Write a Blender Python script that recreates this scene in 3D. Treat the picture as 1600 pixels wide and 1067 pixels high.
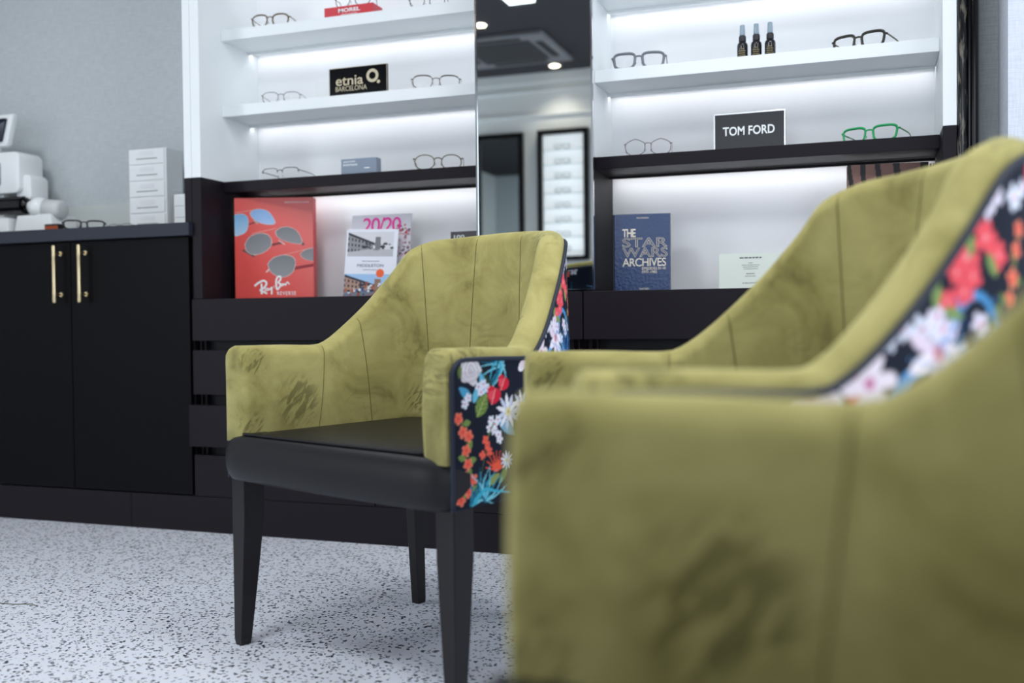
import bpy, bmesh, math, random
import numpy as np
from mathutils import Vector, Matrix

for o in list(bpy.data.objects): bpy.data.objects.remove(o, do_unlink=True)
SC = bpy.context.scene
COL = SC.collection
PI = math.pi

# ------------------------------------------------------------------ camera
FPX = 1570.0
yaw, pitch, roll = math.radians(19.63), math.radians(-1.19), math.radians(-0.60)
cy, sy = math.cos(yaw), math.sin(yaw)
Fv = Vector((-sy*math.cos(pitch), cy*math.cos(pitch), math.sin(pitch)))
R0 = Vector((cy, sy, 0)); U0 = R0.cross(Fv)
Rv = R0*math.cos(roll) + U0*math.sin(roll)
Uv = U0*math.cos(roll) - R0*math.sin(roll)
cam = bpy.data.cameras.new('camera'); camo = bpy.data.objects.new('camera', cam); COL.objects.link(camo)
m = Matrix(((Rv.x, Uv.x, -Fv.x, 0), (Rv.y, Uv.y, -Fv.y, 0), (Rv.z, Uv.z, -Fv.z, .68), (0, 0, 0, 1)))
camo.matrix_world = m
cam.sensor_width = 36; cam.lens = FPX/1600*36; cam.clip_start = .02
cam.dof.use_dof = True; cam.dof.focus_distance = 2.4; cam.dof.aperture_fstop = 2.2
SC.camera = camo

# ------------------------------------------------------------------ world, exposure, daylight
SC.view_settings.view_transform = 'Standard'; SC.view_settings.look = 'None'
SC.view_settings.gamma = 1; SC.view_settings.use_curve_mapping = False
SC.view_settings.exposure = 0.0
W = bpy.data.worlds.new('world'); SC.world = W; W.use_nodes = True
W.node_tree.nodes['Background'].inputs[0].default_value = (.72, .83, 1, 1)
W.node_tree.nodes['Background'].inputs[1].default_value = 1.0

def area(name, loc, target, sx, sy_, power, col):
    l = bpy.data.lights.new(name, 'AREA'); l.shape = 'RECTANGLE'; l.size = sx; l.size_y = sy_; l.energy = power; l.color = col
    o = bpy.data.objects.new(name, l); COL.objects.link(o); o.location = loc
    d = Vector(target) - Vector(loc); o.rotation_euler = d.to_track_quat('-Z', 'Y').to_euler()
    return o
area('daylight_shopfront', (.45, -2.2, 1.45), (.45, 3, 1.45), 3.6, 2.0, 30, (.90, .95, 1))
area('daylight_left_window', (-4.75, -1.35, 1.5), (0, -1.35, 1.5), 1.1, 1.9, 36, (.88, .94, 1))
area('daylight_right_window', (2.75, .6, 1.5), (0, .6, 1.5), 2.4, 1.9, 48, (.92, .96, 1))

# ------------------------------------------------------------------ helpers
def S2L(h):
    h = h.lstrip('#'); v = [int(h[i:i+2], 16)/255 for i in (0, 2, 4)]
    return tuple((c/12.92 if c <= .04045 else ((c+.055)/1.055)**2.4) for c in v)

def mat(name, col, rough=.5, metal=0, spec=.5, coat=0, sheen=0, emis=0, trans=0, ior=1.45, sheen_tint=None, bump=None):
    m = bpy.data.materials.new(name); m.use_nodes = True
    nt = m.node_tree; b = nt.nodes['Principled BSDF']
    c = S2L(col) if isinstance(col, str) else col
    b.inputs['Base Color'].default_value = (*c, 1)
    b.inputs['Roughness'].default_value = rough; b.inputs['Metallic'].default_value = metal
    b.inputs['Specular IOR Level'].default_value = spec; b.inputs['Coat Weight'].default_value = coat
    b.inputs['Sheen Weight'].default_value = sheen; b.inputs['IOR'].default_value = ior
    b.inputs['Transmission Weight'].default_value = trans
    if sheen_tint: b.inputs['Sheen Tint'].default_value = (*S2L(sheen_tint), 1)
    if emis: b.inputs['Emission Color'].default_value = (*c, 1); b.inputs['Emission Strength'].default_value = emis
    if bump:
        n, s = node(nt, 'ShaderNodeTexNoise'), bump
        tc = node(nt, 'ShaderNodeTexCoord'); nt.links.new(tc.outputs['Object'], n.inputs['Vector'])
        n.inputs['Scale'].default_value = s[0]; n.inputs['Detail'].default_value = 4
        bp = node(nt, 'ShaderNodeBump'); bp.inputs['Strength'].default_value = s[1]; bp.inputs['Distance'].default_value = s[2]
        nt.links.new(n.outputs['Fac'], bp.inputs['Height']); nt.links.new(bp.outputs['Normal'], b.inputs['Normal'])
    return m
def node(nt, t): return nt.nodes.new(t)
def bsdf(m): return m.node_tree.nodes['Principled BSDF']
def ramp(nt, fac, stops):
    r = node(nt, 'ShaderNodeValToRGB'); e = r.color_ramp.elements
    while len(e) < len(stops): e.new(.5)
    for i, (p, c) in enumerate(stops):
        e[i].position = p; e[i].color = (*(S2L(c) if isinstance(c, str) else c), 1)
    nt.links.new(fac, r.inputs['Fac']); return r.outputs['Color']

def attr_mat(name, rough, spec=.5, coat=0, bump=None):
    m = mat(name, (1, 1, 1), rough, spec=spec, coat=coat, bump=bump)
    a = node(m.node_tree, 'ShaderNodeAttribute'); a.attribute_name = 'print'
    m.node_tree.links.new(a.outputs['Color'], bsdf(m).inputs['Base Color']); return m

def link_mesh(name, me, material, parent=None, smooth=False, loc=None):
    if smooth:
        for p in me.polygons: p.use_smooth = True
    o = bpy.data.objects.new(name, me); COL.objects.link(o)
    if material and not me.materials: me.materials.append(material)
    if parent: o.parent = parent
    if loc: o.location = loc
    return o
def obj(name, bm, material, parent=None, smooth=False, loc=None, bevel=0, auto=None):
    bmesh.ops.recalc_face_normals(bm, faces=bm.faces)
    me = bpy.data.meshes.new(name); bm.to_mesh(me); bm.free()
    o = link_mesh(name, me, material, parent, smooth, loc)
    if auto:
        for e in me.edges: pass
        try: me.set_sharp_from_angle(angle=math.radians(auto))
        except Exception: pass
    if bevel:
        b = o.modifiers.new('bevel', 'BEVEL'); b.width = bevel; b.segments = 2; b.limit_method = 'ANGLE'
    return o
def tag(o, label, cat, group=None):
    o['label'] = label; o['category'] = cat
    if group: o['group'] = group
    return o
def thing(name, label, cat, loc=(0, 0, 0), rz=0, group=None):
    o = bpy.data.objects.new(name, None); COL.objects.link(o); o.location = loc; o.rotation_euler = (0, 0, rz)
    o.empty_display_size = .05
    return tag(o, label, cat, group)
def struct(name, bm, m, bevel=0):
    o = obj(name, bm, m, bevel=bevel); o['kind'] = 'structure'; return o
def BM(): return bmesh.new()
def box(bm, x0, x1, y0, y1, z0, z1):
    v = [bm.verts.new((x, y, z)) for x in (x0, x1) for y in (y0, y1) for z in (z0, z1)]
    for f in ((0, 1, 3, 2), (4, 6, 7, 5), (0, 4, 5, 1), (2, 3, 7, 6), (0, 2, 6, 4), (1, 5, 7, 3)): bm.faces.new([v[i] for i in f])
    return bm
def bx(*a): return box(BM(), *a)
def loft(bm, rings, cap=True, closed=True):
    vs = [[bm.verts.new(p) for p in r] for r in rings]; n = len(vs[0])
    for a, b in zip(vs, vs[1:]):
        for i in range(n if closed else n-1):
            bm.faces.new((a[i], a[(i+1) % n], b[(i+1) % n], b[i]))
    if cap and closed:
        bm.faces.new(vs[0][::-1]); bm.faces.new(vs[-1])
    return bm
def tube(bm, pts, r, n=8, closed=False, rad=None, flat=1.0):
    pts = [Vector(p) for p in pts]; N = len(pts); rings = []; up = None
    for i, p in enumerate(pts):
        if closed: t = pts[(i+1) % N] - pts[i-1]
        else: t = pts[min(i+1, N-1)] - pts[max(i-1, 0)]
        t.normalize()
        if up is None:
            up = Vector((0, 0, 1)) if abs(t.z) < .9 else Vector((0, 1, 0))
        up = (up - t*up.dot(t)); up.normalize(); s = t.cross(up)
        rr = rad[i] if rad else r
        rings.append([p + up*(rr*math.cos(2*PI*k/n)) + s*(rr*flat*math.sin(2*PI*k/n)) for k in range(n)])
    if closed:
        vs = [[bm.verts.new(q) for q in r_] for r_ in rings]
        for a in range(N):
            A, B = vs[a], vs[(a+1) % N]
            best = min(range(n), key=lambda k: (A[0].co-B[k].co).length) if a == N-1 else 0
            for i in range(n): bm.faces.new((A[i], A[(i+1) % n], B[(i+1+best) % n], B[(i+best) % n]))
    else: loft(bm, rings)
    return bm
def cyl(bm, c, r0, r1, z0, z1, n=32):
    return loft(bm, [[(c[0]+r*math.cos(2*PI*k/n), c[1]+r*math.sin(2*PI*k/n), z) for k in range(n)] for r, z in ((r0, z0), (r1, z1))])
def lathe(bm, c, prof, n=32):
    return loft(bm, [[(c[0]+r*math.cos(2*PI*k/n), c[1]+r*math.sin(2*PI*k/n), c[2]+z) for k in range(n)] for r, z in prof])
def rrect(cx, cyy, w, d, r, n=6):
    P = []
    for sx, sy2, a0 in ((1, 1, 0), (-1, 1, PI/2), (-1, -1, PI), (1, -1, 3*PI/2)):
        for k in range(n+1):
            a = a0+PI/2*k/n; P.append((cx+sx*(w/2-r)+r*math.cos(a), cyy+sy2*(d/2-r)+r*math.sin(a)))
    return P
def catmull(P, n):
    P = [np.array(p, float) for p in P]; out = []
    for i in range(len(P)-1):
        p0 = P[i-1] if i else 2*P[0]-P[1]; p1, p2 = P[i], P[i+1]; p3 = P[i+2] if i+2 < len(P) else 2*P[-1]-P[-2]
        for k in range(n):
            t = k/n
            out.append(.5*((2*p1)+(-p0+p2)*t+(2*p0-5*p1+4*p2-p3)*t*t+(-p0+3*p1-3*p2+p3)*t**3))
    out.append(P[-1]); return np.array(out)
def dashes(name, w, h, m, parent, loc, seed=1):
    """a line of print too small to read: a row of short strokes"""
    bm = BM(); rnd = random.Random(seed); x = -w/2
    while x < w/2:
        L = min(rnd.uniform(h*1.2, h*3.5), w/2-x)
        if L > h*.3: bm.faces.new([bm.verts.new(p) for p in ((x, 0, -h/2), (x+L, 0, -h/2), (x+L, 0, h/2), (x, 0, h/2))])
        x += L+h*.6
    return obj(name, bm, m, parent, loc=loc)
def text(name, s, w, h, m, parent, loc, outline=0, bold=0, depth=.0004, rx=PI/2, rz=0, space=1.0):
    """text fitted to w x h, standing upright facing -Y, centred on loc"""
    c = bpy.data.curves.new(name, 'FONT'); c.body = s; c.size = 1; c.space_character = space; c.align_x = 'CENTER'
    c.offset = bold; c.resolution_u = 4
    if outline: c.fill_mode = 'NONE'; c.bevel_depth = outline; c.bevel_resolution = 0
    t = bpy.data.objects.new(name, c); COL.objects.link(t)
    bpy.context.view_layer.update()
    me = bpy.data.meshes.new_from_object(t.evaluated_get(bpy.context.evaluated_depsgraph_get()))
    bpy.data.objects.remove(t, do_unlink=True)
    co = np.array([v.co for v in me.vertices]); mn, mx = co.min(0), co.max(0)
    kx, kz = w/(mx[0]-mn[0]), h/(mx[1]-mn[1])
    for v in me.vertices:
        x, y, z = v.co
        v.co = ((x-(mn[0]+mx[0])/2)*kx, -z*.0002, (y-(mn[1]+mx[1])/2)*kz)
    me.materials.clear(); me.materials.append(m)
    o = bpy.data.objects.new(name, me); COL.objects.link(o); o.parent = parent; o.location = loc; o.rotation_euler = (0, 0, rz)
    return o
def painted(name, w, h, res, func, m, parent, loc, rz=0, rx=0):
    """printed sheet: dense grid in XZ, origin bottom-left, colours from func(u,v) in metres"""
    nx, nz = int(w/res)+1, int(h/res)+1
    u, v = np.meshgrid(np.linspace(0, w, nx), np.linspace(0, h, nz), indexing='ij')
    co = np.stack([u.ravel(), 0*u.ravel(), v.ravel()], 1)
    idx = np.arange(nx*nz).reshape(nx, nz)
    f = np.stack([idx[:-1, :-1], idx[1:, :-1], idx[1:, 1:], idx[:-1, 1:]], -1).reshape(-1, 4)
    me = grid_mesh(name, co, f, func(u.ravel(), v.ravel()))
    o = link_mesh(name, me, m, parent); o.location = loc; o.rotation_euler = (rx, 0, rz); return o
def grid_mesh(name, co, f, col=None):
    me = bpy.data.meshes.new(name); me.vertices.add(len(co)); me.vertices.foreach_set('co', co.astype(np.float32).ravel())
    me.loops.add(f.size); me.loops.foreach_set('vertex_index', f.astype(np.int32).ravel())
    me.polygons.add(len(f)); me.polygons.foreach_set('loop_start', (np.arange(len(f))*f.shape[1]).astype(np.int32))
    me.update(calc_edges=True)
    if col is not None:
        a = me.color_attributes.new('print', 'FLOAT_COLOR', 'POINT')
        a.data.foreach_set('color', np.concatenate([col, np.ones((len(col), 1))], 1).astype(np.float32).ravel())
    return me
def copy_tree(o, parent=None):
    c = o.copy(); COL.objects.link(c)
    if parent: c.parent = parent
    for ch in list(o.children): copy_tree(ch, c)
    return c

# ------------------------------------------------------------------ materials
def velvet(name):
    m = mat(name, (.2, .2, .05), .88, spec=.12, sheen=.55, sheen_tint='#d2d0a0'); nt = m.node_tree; b = bsdf(m)
    b.inputs['Sheen Roughness'].default_value = .45
    tc = node(nt, 'ShaderNodeTexCoord')
    n1 = node(nt, 'ShaderNodeTexNoise'); n1.inputs['Scale'].default_value = 9; n1.inputs['Detail'].default_value = 8; n1.inputs['Distortion'].default_value = .6
    n1.inputs['Roughness'].default_value = .6
    nt.links.new(tc.outputs['Object'], n1.inputs['Vector'])
    base = ramp(nt, n1.outputs['Fac'], [(.30, '#787145'), (.43, '#978f58'), (.6, '#aaa269'), (.8, '#b8b077')])
    # brushed streaks
    mp = node(nt, 'ShaderNodeMapping'); mp.inputs['Scale'].default_value = (9, 26, 26); mp.inputs['Rotation'].default_value = (.6, .5, .3)
    nt.links.new(tc.outputs['Object'], mp.inputs['Vector'])
    n2 = node(nt, 'ShaderNodeTexNoise'); n2.inputs['Scale'].default_value = 1.6; n2.inputs['Detail'].default_value = 6; n2.inputs['Distortion'].default_value = 1.4
    nt.links.new(mp.outputs[0], n2.inputs['Vector'])
    n3 = node(nt, 'ShaderNodeTexNoise'); n3.inputs['Scale'].default_value = 4.3; n3.inputs['Detail'].default_value = 1
    nt.links.new(tc.outputs['Object'], n3.inputs['Vector'])
    mk = ramp(nt, n2.outputs['Fac'], [(.48, (0, 0, 0)), (.60, (1, 1, 1))])
    mk3 = ramp(nt, n3.outputs['Fac'], [(.50, (0, 0, 0)), (.68, (1, 1, 1))])
    mul = node(nt, 'ShaderNodeMath'); mul.operation = 'MULTIPLY'; nt.links.new(mk, mul.inputs[0]); nt.links.new(mk3, mul.inputs[1])
    mu2 = node(nt, 'ShaderNodeMath'); mu2.operation = 'MULTIPLY'; mu2.inputs[1].default_value = .55; nt.links.new(mul.outputs[0], mu2.inputs[0])
    mx = node(nt, 'ShaderNodeMix'); mx.data_type = 'RGBA'
    nt.links.new(mu2.outputs[0], mx.inputs['Factor']); nt.links.new(base, mx.inputs['A']); mx.inputs['B'].default_value = (*S2L('#4a4526'), 1)
    # places where hands have brushed the pile
    acc = None
    mpa = node(nt, 'ShaderNodeMapping'); mpa.inputs['Rotation'].default_value = (-.85, .35, 0); nt.links.new(tc.outputs['Object'], mpa.inputs['Vector'])
    mpb = node(nt, 'ShaderNodeMapping'); mpb.inputs['Scale'].default_value = (60, 24, 95)
    nt.links.new(mpa.outputs[0], mpb.inputs['Vector'])
    nb_ = node(nt, 'ShaderNodeTexNoise'); nb_.inputs['Scale'].default_value = 1; nb_.inputs['Detail'].default_value = 4; nb_.inputs['Distortion'].default_value = .8
    nt.links.new(mpb.outputs[0], nb_.inputs['Vector'])
    streak = ramp(nt, nb_.outputs['Fac'], [(.46, (0, 0, 0)), (.56, (1, 1, 1))])
    for cx_, cy_, cz_, rr_ in ((-.262, .125, .510, .062), (-.262, .015, .60, .035), (-.262, .01, .47, .03), (-.20, .43, .50, .045), (.27, .0, .60, .02)):
        ds = node(nt, 'ShaderNodeVectorMath'); ds.operation = 'DISTANCE'; ds.inputs[1].default_value = (cx_, cy_, cz_); nt.links.new(tc.outputs['Object'], ds.inputs[0])
        mr = node(nt, 'ShaderNodeMapRange'); mr.interpolation_type = 'SMOOTHSTEP'; mr.inputs['From Min'].default_value = rr_*.5; mr.inputs['From Max'].default_value = rr_*1.15
        mr.inputs['To Min'].default_value = 1; mr.inputs['To Max'].default_value = 0; nt.links.new(ds.outputs['Value'], mr.inputs['Value'])
        if acc is None: acc = mr.outputs[0]
        else:
            am = node(nt, 'ShaderNodeMath'); am.operation = 'MAXIMUM'; nt.links.new(acc, am.inputs[0]); nt.links.new(mr.outputs[0], am.inputs[1]); acc = am.outputs[0]
    pm = node(nt, 'ShaderNodeMath'); pm.operation = 'MULTIPLY'; nt.links.new(acc, pm.inputs[0]); nt.links.new(streak, pm.inputs[1])
    pm2 = node(nt, 'ShaderNodeMath'); pm2.operation = 'MULTIPLY'; pm2.inputs[1].default_value = .62; nt.links.new(pm.outputs[0], pm2.inputs[0])
    mxf = node(nt, 'ShaderNodeMath'); mxf.operation = 'MAXIMUM'; nt.links.new(pm2.outputs[0], mxf.inputs[0]); nt.links.new(mu2.outputs[0], mxf.inputs[1])
    nt.links.new(mxf.outputs[0], mx.inputs['Factor'])
    nt.links.new(mx.outputs['Result'], b.inputs['Base Color'])
    nb = node(nt, 'ShaderNodeTexNoise'); nb.inputs['Scale'].default_value = 900; nt.links.new(tc.outputs['Object'], nb.inputs['Vector'])
    bp = node(nt, 'ShaderNodeBump'); bp.inputs['Strength'].default_value = .15; bp.inputs['Distance'].default_value = .001
    nt.links.new(nb.outputs['Fac'], bp.inputs['Height']); nt.links.new(bp.outputs['Normal'], b.inputs['Normal'])
    return m
M = {}
M['velvet'] = velvet('olive_velvet')
M['seam'] = mat('seam_thread', '#6a6538', .9)
M['leather'] = mat('black_leather', '#131216', .42, spec=.33, bump=(420, .12, .0006))
M['piping'] = mat('navy_piping', '#1c2536', .6)
M['floral'] = attr_mat('floral_print', .72, spec=.25)
M['print'] = attr_mat('gloss_print', .35, spec=.4)
M['leg'] = mat('dark_wood_leg', '#1a1619', .42, spec=.35, bump=(60, .05, .001))
M['white'] = mat('white_laminate', '#e6ebed', .42, spec=.4)
M['back'] = mat('white_gloss_panel', '#eef0f3', .16, spec=.5)
M['dark'] = mat('charcoal_laminate', '#19151b', .45, spec=.2, bump=(90, .03, .001))
M['darkin'] = mat('charcoal_recess', '#141318', .6)
M['door'] = mat('black_door', '#08070a', .4, spec=.12, bump=(90, .03, .001))
M['top'] = mat('slate_worktop', '#262a36', .5, spec=.45, bump=(300, .2, .0006))
M['brass'] = mat('brushed_brass', '#d9c7a0', .3, metal=1)
M['chrome'] = mat('chrome', '#d8dadd', .12, metal=1)
M['mirror'] = mat('mirror_silver', '#e6ebea', .015, metal=1)
M['led'] = mat('led_strip', (1, .985, 1), .5, emis=5.2); M['led_low'] = mat('led_strip_low', (1, .985, 1), .5, emis=10)
M['glass'] = mat('lens_glass', (1, 1, 1), .02, trans=1, ior=1.08, spec=.5)
M['wgloss'] = mat('white_plastic', '#e6e9ea', .3)
M['bgloss'] = mat('black_gloss', '#0b0b0d', .12)
M['screen'] = mat('dark_screen', '#0c1a30', .2)

def wallpaper(name, a, b_, scale=160):
    m = mat(name, a, .85, spec=.2); nt = m.node_tree
    tc = node(nt, 'ShaderNodeTexCoord'); outs = []
    for sc in ((scale*.15, scale*.15, scale*2.5), (scale*2.5, scale*2.5, scale*.15)):
        mp = node(nt, 'ShaderNodeMapping'); mp.inputs['Scale'].default_value = sc
        nt.links.new(tc.outputs['Object'], mp.inputs['Vector'])
        n = node(nt, 'ShaderNodeTexNoise'); n.inputs['Scale'].default_value = 1; n.inputs['Detail'].default_value = 2
        nt.links.new(mp.outputs[0], n.inputs['Vector']); outs.append(n.outputs['Fac'])
    ad = node(nt, 'ShaderNodeMath'); ad.operation = 'ADD'; nt.links.new(outs[0], ad.inputs[0]); nt.links.new(outs[1], ad.inputs[1])
    hf = node(nt, 'ShaderNodeMath'); hf.operation = 'MULTIPLY'; hf.inputs[1].default_value = .5; nt.links.new(ad.outputs[0], hf.inputs[0])
    nt.links.new(ramp(nt, hf.outputs[0], [(.38, b_), (.62, a)]), bsdf(m).inputs['Base Color'])
    return m
M['wallp'] = wallpaper('woven_wallpaper', '#c3c9cc', '#b3babe')
M['wallr'] = wallpaper('woven_wallpaper_lit', '#d3d8e2', '#c2c8d4')  # daylight on the pier is put into this paler, bluer paper colour
M['plaster'] = mat('white_paint', '#dfe2e2', .7, spec=.3)
M['ceil'] = mat('dark_ceiling_paint', '#3a393d', .8, spec=.2)
M['skirt'] = mat('grey_band', '#c4cac8', .6)

def floor_mat():
    m = mat('speckled_vinyl', '#c5cbd5', .34, spec=.4); nt = m.node_tree
    tc = node(nt, 'ShaderNodeTexCoord')
    n0 = node(nt, 'ShaderNodeTexNoise'); n0.inputs['Scale'].default_value = 90; n0.inputs['Detail'].default_value = 2
    nt.links.new(tc.outputs['Object'], n0.inputs['Vector'])
    vm = node(nt, 'ShaderNodeVectorMath'); vm.operation = 'MULTIPLY_ADD'; vm.inputs[1].default_value = (.016, .016, 0)
    nt.links.new(n0.outputs['Color'], vm.inputs[0]); nt.links.new(tc.outputs['Object'], vm.inputs[2])
    col = None; prev = (*S2L('#e0e6f1'), 1)
    specs = [(44, (1, 1.8, 1), .5, .24, .17, '#1a2130'), (48, (1.7, 1, 1), -.6, .27, .17, '#222a39'), (75, (1, 1.5, 1), 1.1, .24, .19, '#3b4656'), (60, (1, 1.4, 1), .2, .12, .3, '#e6e8ee')]
    for sc, st, rot, thr, rad, c in specs:
        mp = node(nt, 'ShaderNodeMapping'); mp.inputs['Scale'].default_value = st; mp.inputs['Rotation'].default_value = (0, 0, rot); mp.inputs['Location'].default_value = (sc*.37, sc*.11, 0)
        nt.links.new(vm.outputs[0], mp.inputs['Vector'])
        v = node(nt, 'ShaderNodeTexVoronoi'); v.voronoi_dimensions = '2D'; v.inputs['Scale'].default_value = sc
        nt.links.new(mp.outputs[0], v.inputs['Vector'])
        sp = node(nt, 'ShaderNodeSeparateColor'); nt.links.new(v.outputs['Color'], sp.inputs[0])
        # radius varies with the cell; only a share of cells carries a chip
        a = node(nt, 'ShaderNodeMath'); a.operation = 'LESS_THAN'; a.inputs[1].default_value = thr*1.9; nt.links.new(sp.outputs[0], a.inputs[0])
        rr = node(nt, 'ShaderNodeMath'); rr.operation = 'MULTIPLY_ADD'; rr.inputs[1].default_value = rad; rr.inputs[2].default_value = rad*.55; nt.links.new(sp.outputs[1], rr.inputs[0])
        l = node(nt, 'ShaderNodeMath'); l.operation = 'LESS_THAN'; nt.links.new(v.outputs['Distance'], l.inputs[0]); nt.links.new(rr.outputs[0], l.inputs[1])
        k = node(nt, 'ShaderNodeMath'); k.operation = 'MULTIPLY'; nt.links.new(a.outputs[0], k.inputs[0]); nt.links.new(l.outputs[0], k.inputs[1])
        mx = node(nt, 'ShaderNodeMix'); mx.data_type = 'RGBA'; nt.links.new(k.outputs[0], mx.inputs['Factor'])
        if col is None: mx.inputs['A'].default_value = prev
        else: nt.links.new(col, mx.inputs['A'])
        mx.inputs['B'].default_value = (*S2L(c), 1); col = mx.outputs['Result']
    nt.links.new(col, bsdf(m).inputs['Base Color']); return m
M['floor'] = floor_mat()

# ------------------------------------------------------------------ the room
YP = 2.735                      # front plane of the joinery
ZC = 2.6
YB = -2.02                      # wall behind the camera
XL, XR = -4.7, 2.7
struct('floor', bx(XL-.15, XR+.15, YB-.3, 3.3, -.1, 0), M['floor'])
struct('ceiling', bx(XL-.15, XR+.15, YB-.3, 3.3, ZC, ZC+.1), M['ceil'])
struct('wall_back', bx(XL-.15, .262, 3.09, 3.2, 0, ZC), M['wallp'])
def holed(bm, axis, c0, c1, a0, a1, h0, h1, z0, z1):
    """wall slab c0..c1 with one opening h0..h1 x z0..z1"""
    for (p, q, r, s) in ((a0, h0, 0, ZC), (h1, a1, 0, ZC), (h0, h1, 0, z0), (h0, h1, z1, ZC)):
        if q - p < 1e-4 or s - r < 1e-4: continue
        if axis == 'x': box(bm, p, q, c0, c1, r, s)
        else: box(bm, c0, c1, p, q, r, s)
    return bm
struct('wall_front', holed(BM(), 'x', YB-.14, YB, XL-.15, XR+.15, -1.35, 2.25, .45, 2.45), M['plaster'])
struct('wall_left', holed(BM(), 'y', XL-.15, XL, YB, 3.09, -1.9, -.8, .55, 2.45), M['plaster'])
struct('wall_right', holed(BM(), 'y', XR, XR+.15, YB, 3.2, -.6, 1.8, .55, 2.45), M['plaster'])
def window(n, axis, c, a0, a1, z0, z1, k):
    bm = BM(); t = .03
    def B(p, q, r, s):
        if axis == 'x': box(bm, p, q, c-.03, c+.03, r, s)
        else: box(bm, c-.03, c+.03, p, q, r, s)
    B(a0, a1, z0, z0+t); B(a0, a1, z1-t, z1)
    for i in range(k+1):
        x = a0+(a1-a0-t)*i/k; B(x, x+t, z0+t, z1-t)
    struct('window_%d' % n, bm, M['dark'])
window(1, 'x', YB-.08, -1.35, 2.25, .45, 2.45, 3)
window(2, 'y', XL-.08, -1.9, -.8, .55, 2.45, 1)
window(3, 'y', XR+.08, -.6, 1.8, .55, 2.45, 2)
# right-hand end of the display wall: recess and pier
struct('wall_recess', bx(.262, .345, 2.82, 2.9, 0, ZC), wallpaper('woven_wallpaper_shaded', '#a7aeaf', '#979e9f'))  # shade of the recess is put into the greyer paper colour
struct('wall_pier', bx(.3057, XR, 2.62, 2.82, 0, ZC), M['wallr'])
struct('trim_1', bx(XL, -2.105, 3.075, 3.09, 1.01, 1.135), M['skirt'])
struct('trim_3', bx(.2535, .2618, 2.80, 2.83, 0, ZC), mat('brown_grey_strip', '#8b837d', .6))
# moulded panelling seen in the mirror
bm = BM()
for x0, x1 in ((-3.35, -1.6),):
    z0, z1 = 2.27, 2.48
    for a in ((x0, x1, z0, z0+.02), (x0, x1, z1-.02, z1), (x0, x0+.02, z0, z1), (x1-.02, x1, z0, z1)):
        box(bm, a[0], a[1], YB, YB+.02, a[2], a[3])
box(bm, XL, -1.35, YB, YB+.035, 2.53, ZC)
struct('trim_2', bm, M['plaster'])

# ------------------------------------------------------------------ upholstered tub chair
CT = [  # base xy, top xy, rim height, wall thickness
 ((.325, 0), (.325, 0), .634, .064), ((.327, .10), (.327, .10), .6335, .064), ((.323, .20), (.320, .20), .6315, .064),
 ((.318, .235), (.310, .235), .642, .064), ((.308, .285), (.293, .283), .680, .064), ((.294, .335), (.273, .332), .728, .063),
 ((.277, .385), (.256, .382), .785, .062), ((.252, .435), (.236, .430), .842, .06), ((.205, .48), (.197, .482), .868, .058),
 ((.145, .51), (.143, .52), .875, .057), ((.075, .53), (.075, .548), .880, .056)]
def mirror_ct():
    full = list(CT) + [((0, .535), (0, .555), .882, .055)] + [((-b[0], b[1]), (-t[0], t[1]), h, w) for b, t, h, w in CT[::-1]]
    return np.array([[b[0], b[1], t[0], t[1], h, w] for b, t, h, w in full])
def stations(step):
    D = catmull(mirror_ct(), 40)
    seg = np.hypot(*np.diff(D[:, :2], axis=0).T); s = np.concatenate([[0], np.cumsum(seg)])
    n = int(s[-1]/step)+1; S = np.linspace(0, s[-1], n)
    O = np.stack([np.interp(S, s, D[:, k]) for k in range(6)], 1)
    tx, ty = np.gradient(O[:, 0]), np.gradient(O[:, 1]); L = np.hypot(tx, ty)
    nrm = np.stack([ty/L, -tx/L], 1)          # outward
    return S, O, nrm
ZB, ZT = .40, .85
def shell_pt(O, nr, d, z):
    k = np.clip((z-ZB)/(ZT-ZB), -.1, 1.1)
    x = O[0]+(O[2]-O[0])*k - nr[0]*d; y = O[1]+(O[3]-O[1])*k - nr[1]*d
    return (x, y, z)
def shell_bm():
    S, O, nr = stations(.012); bm = BM(); rings = []
    def section(o, n_, ins, fwd):
        h, T = o[4]-ins, o[5]-ins; r = .026; L = []
        for k in range(13):
            z = .435+(h-r-.435)*k/12; bulge = .006*math.sin(PI*k/12); L.append((T+bulge, z))
        for k in range(1, 7):
            a = PI/2*k/6; L.append((T-r+r*math.cos(a), h-r+r*math.sin(a)))
        L.append((.022+ins*.2, h-.0005)); L.append((.010+ins*.2, h-.005)); L.append((.003+ins*.2, h-.013)); L.append((.002+ins*.2, h-.024))
        for k in range(1, 5): L.append((.003+ins*.2, h-.024-(h-.024-.435)*k/4))
        P = [shell_pt(o, n_, d, z) for d, z in L]
        return [(p[0], p[1]-fwd, p[2]) for p in P]
    r = .013; ends = [(r*(1-math.sin(a)), r*math.sin(a)) for a in (PI/2, PI/2*.8, PI/2*.6, PI/2*.4, PI/2*.2)]
    ends = [(r*(1-math.cos(a)), r*math.sin(a)) for a in [PI/2*k/5 for k in (5, 4, 3, 2, 1)]]
    for ins, f in ends: rings.append(section(O[0], nr[0], ins, f))
    for i in range(len(S)): rings.append(section(O[i], nr[i], 0, 0))
    for ins, f in ends[::-1]: rings.append(section(O[-1], nr[-1], ins, f))
    return loft(bm, rings)

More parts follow.
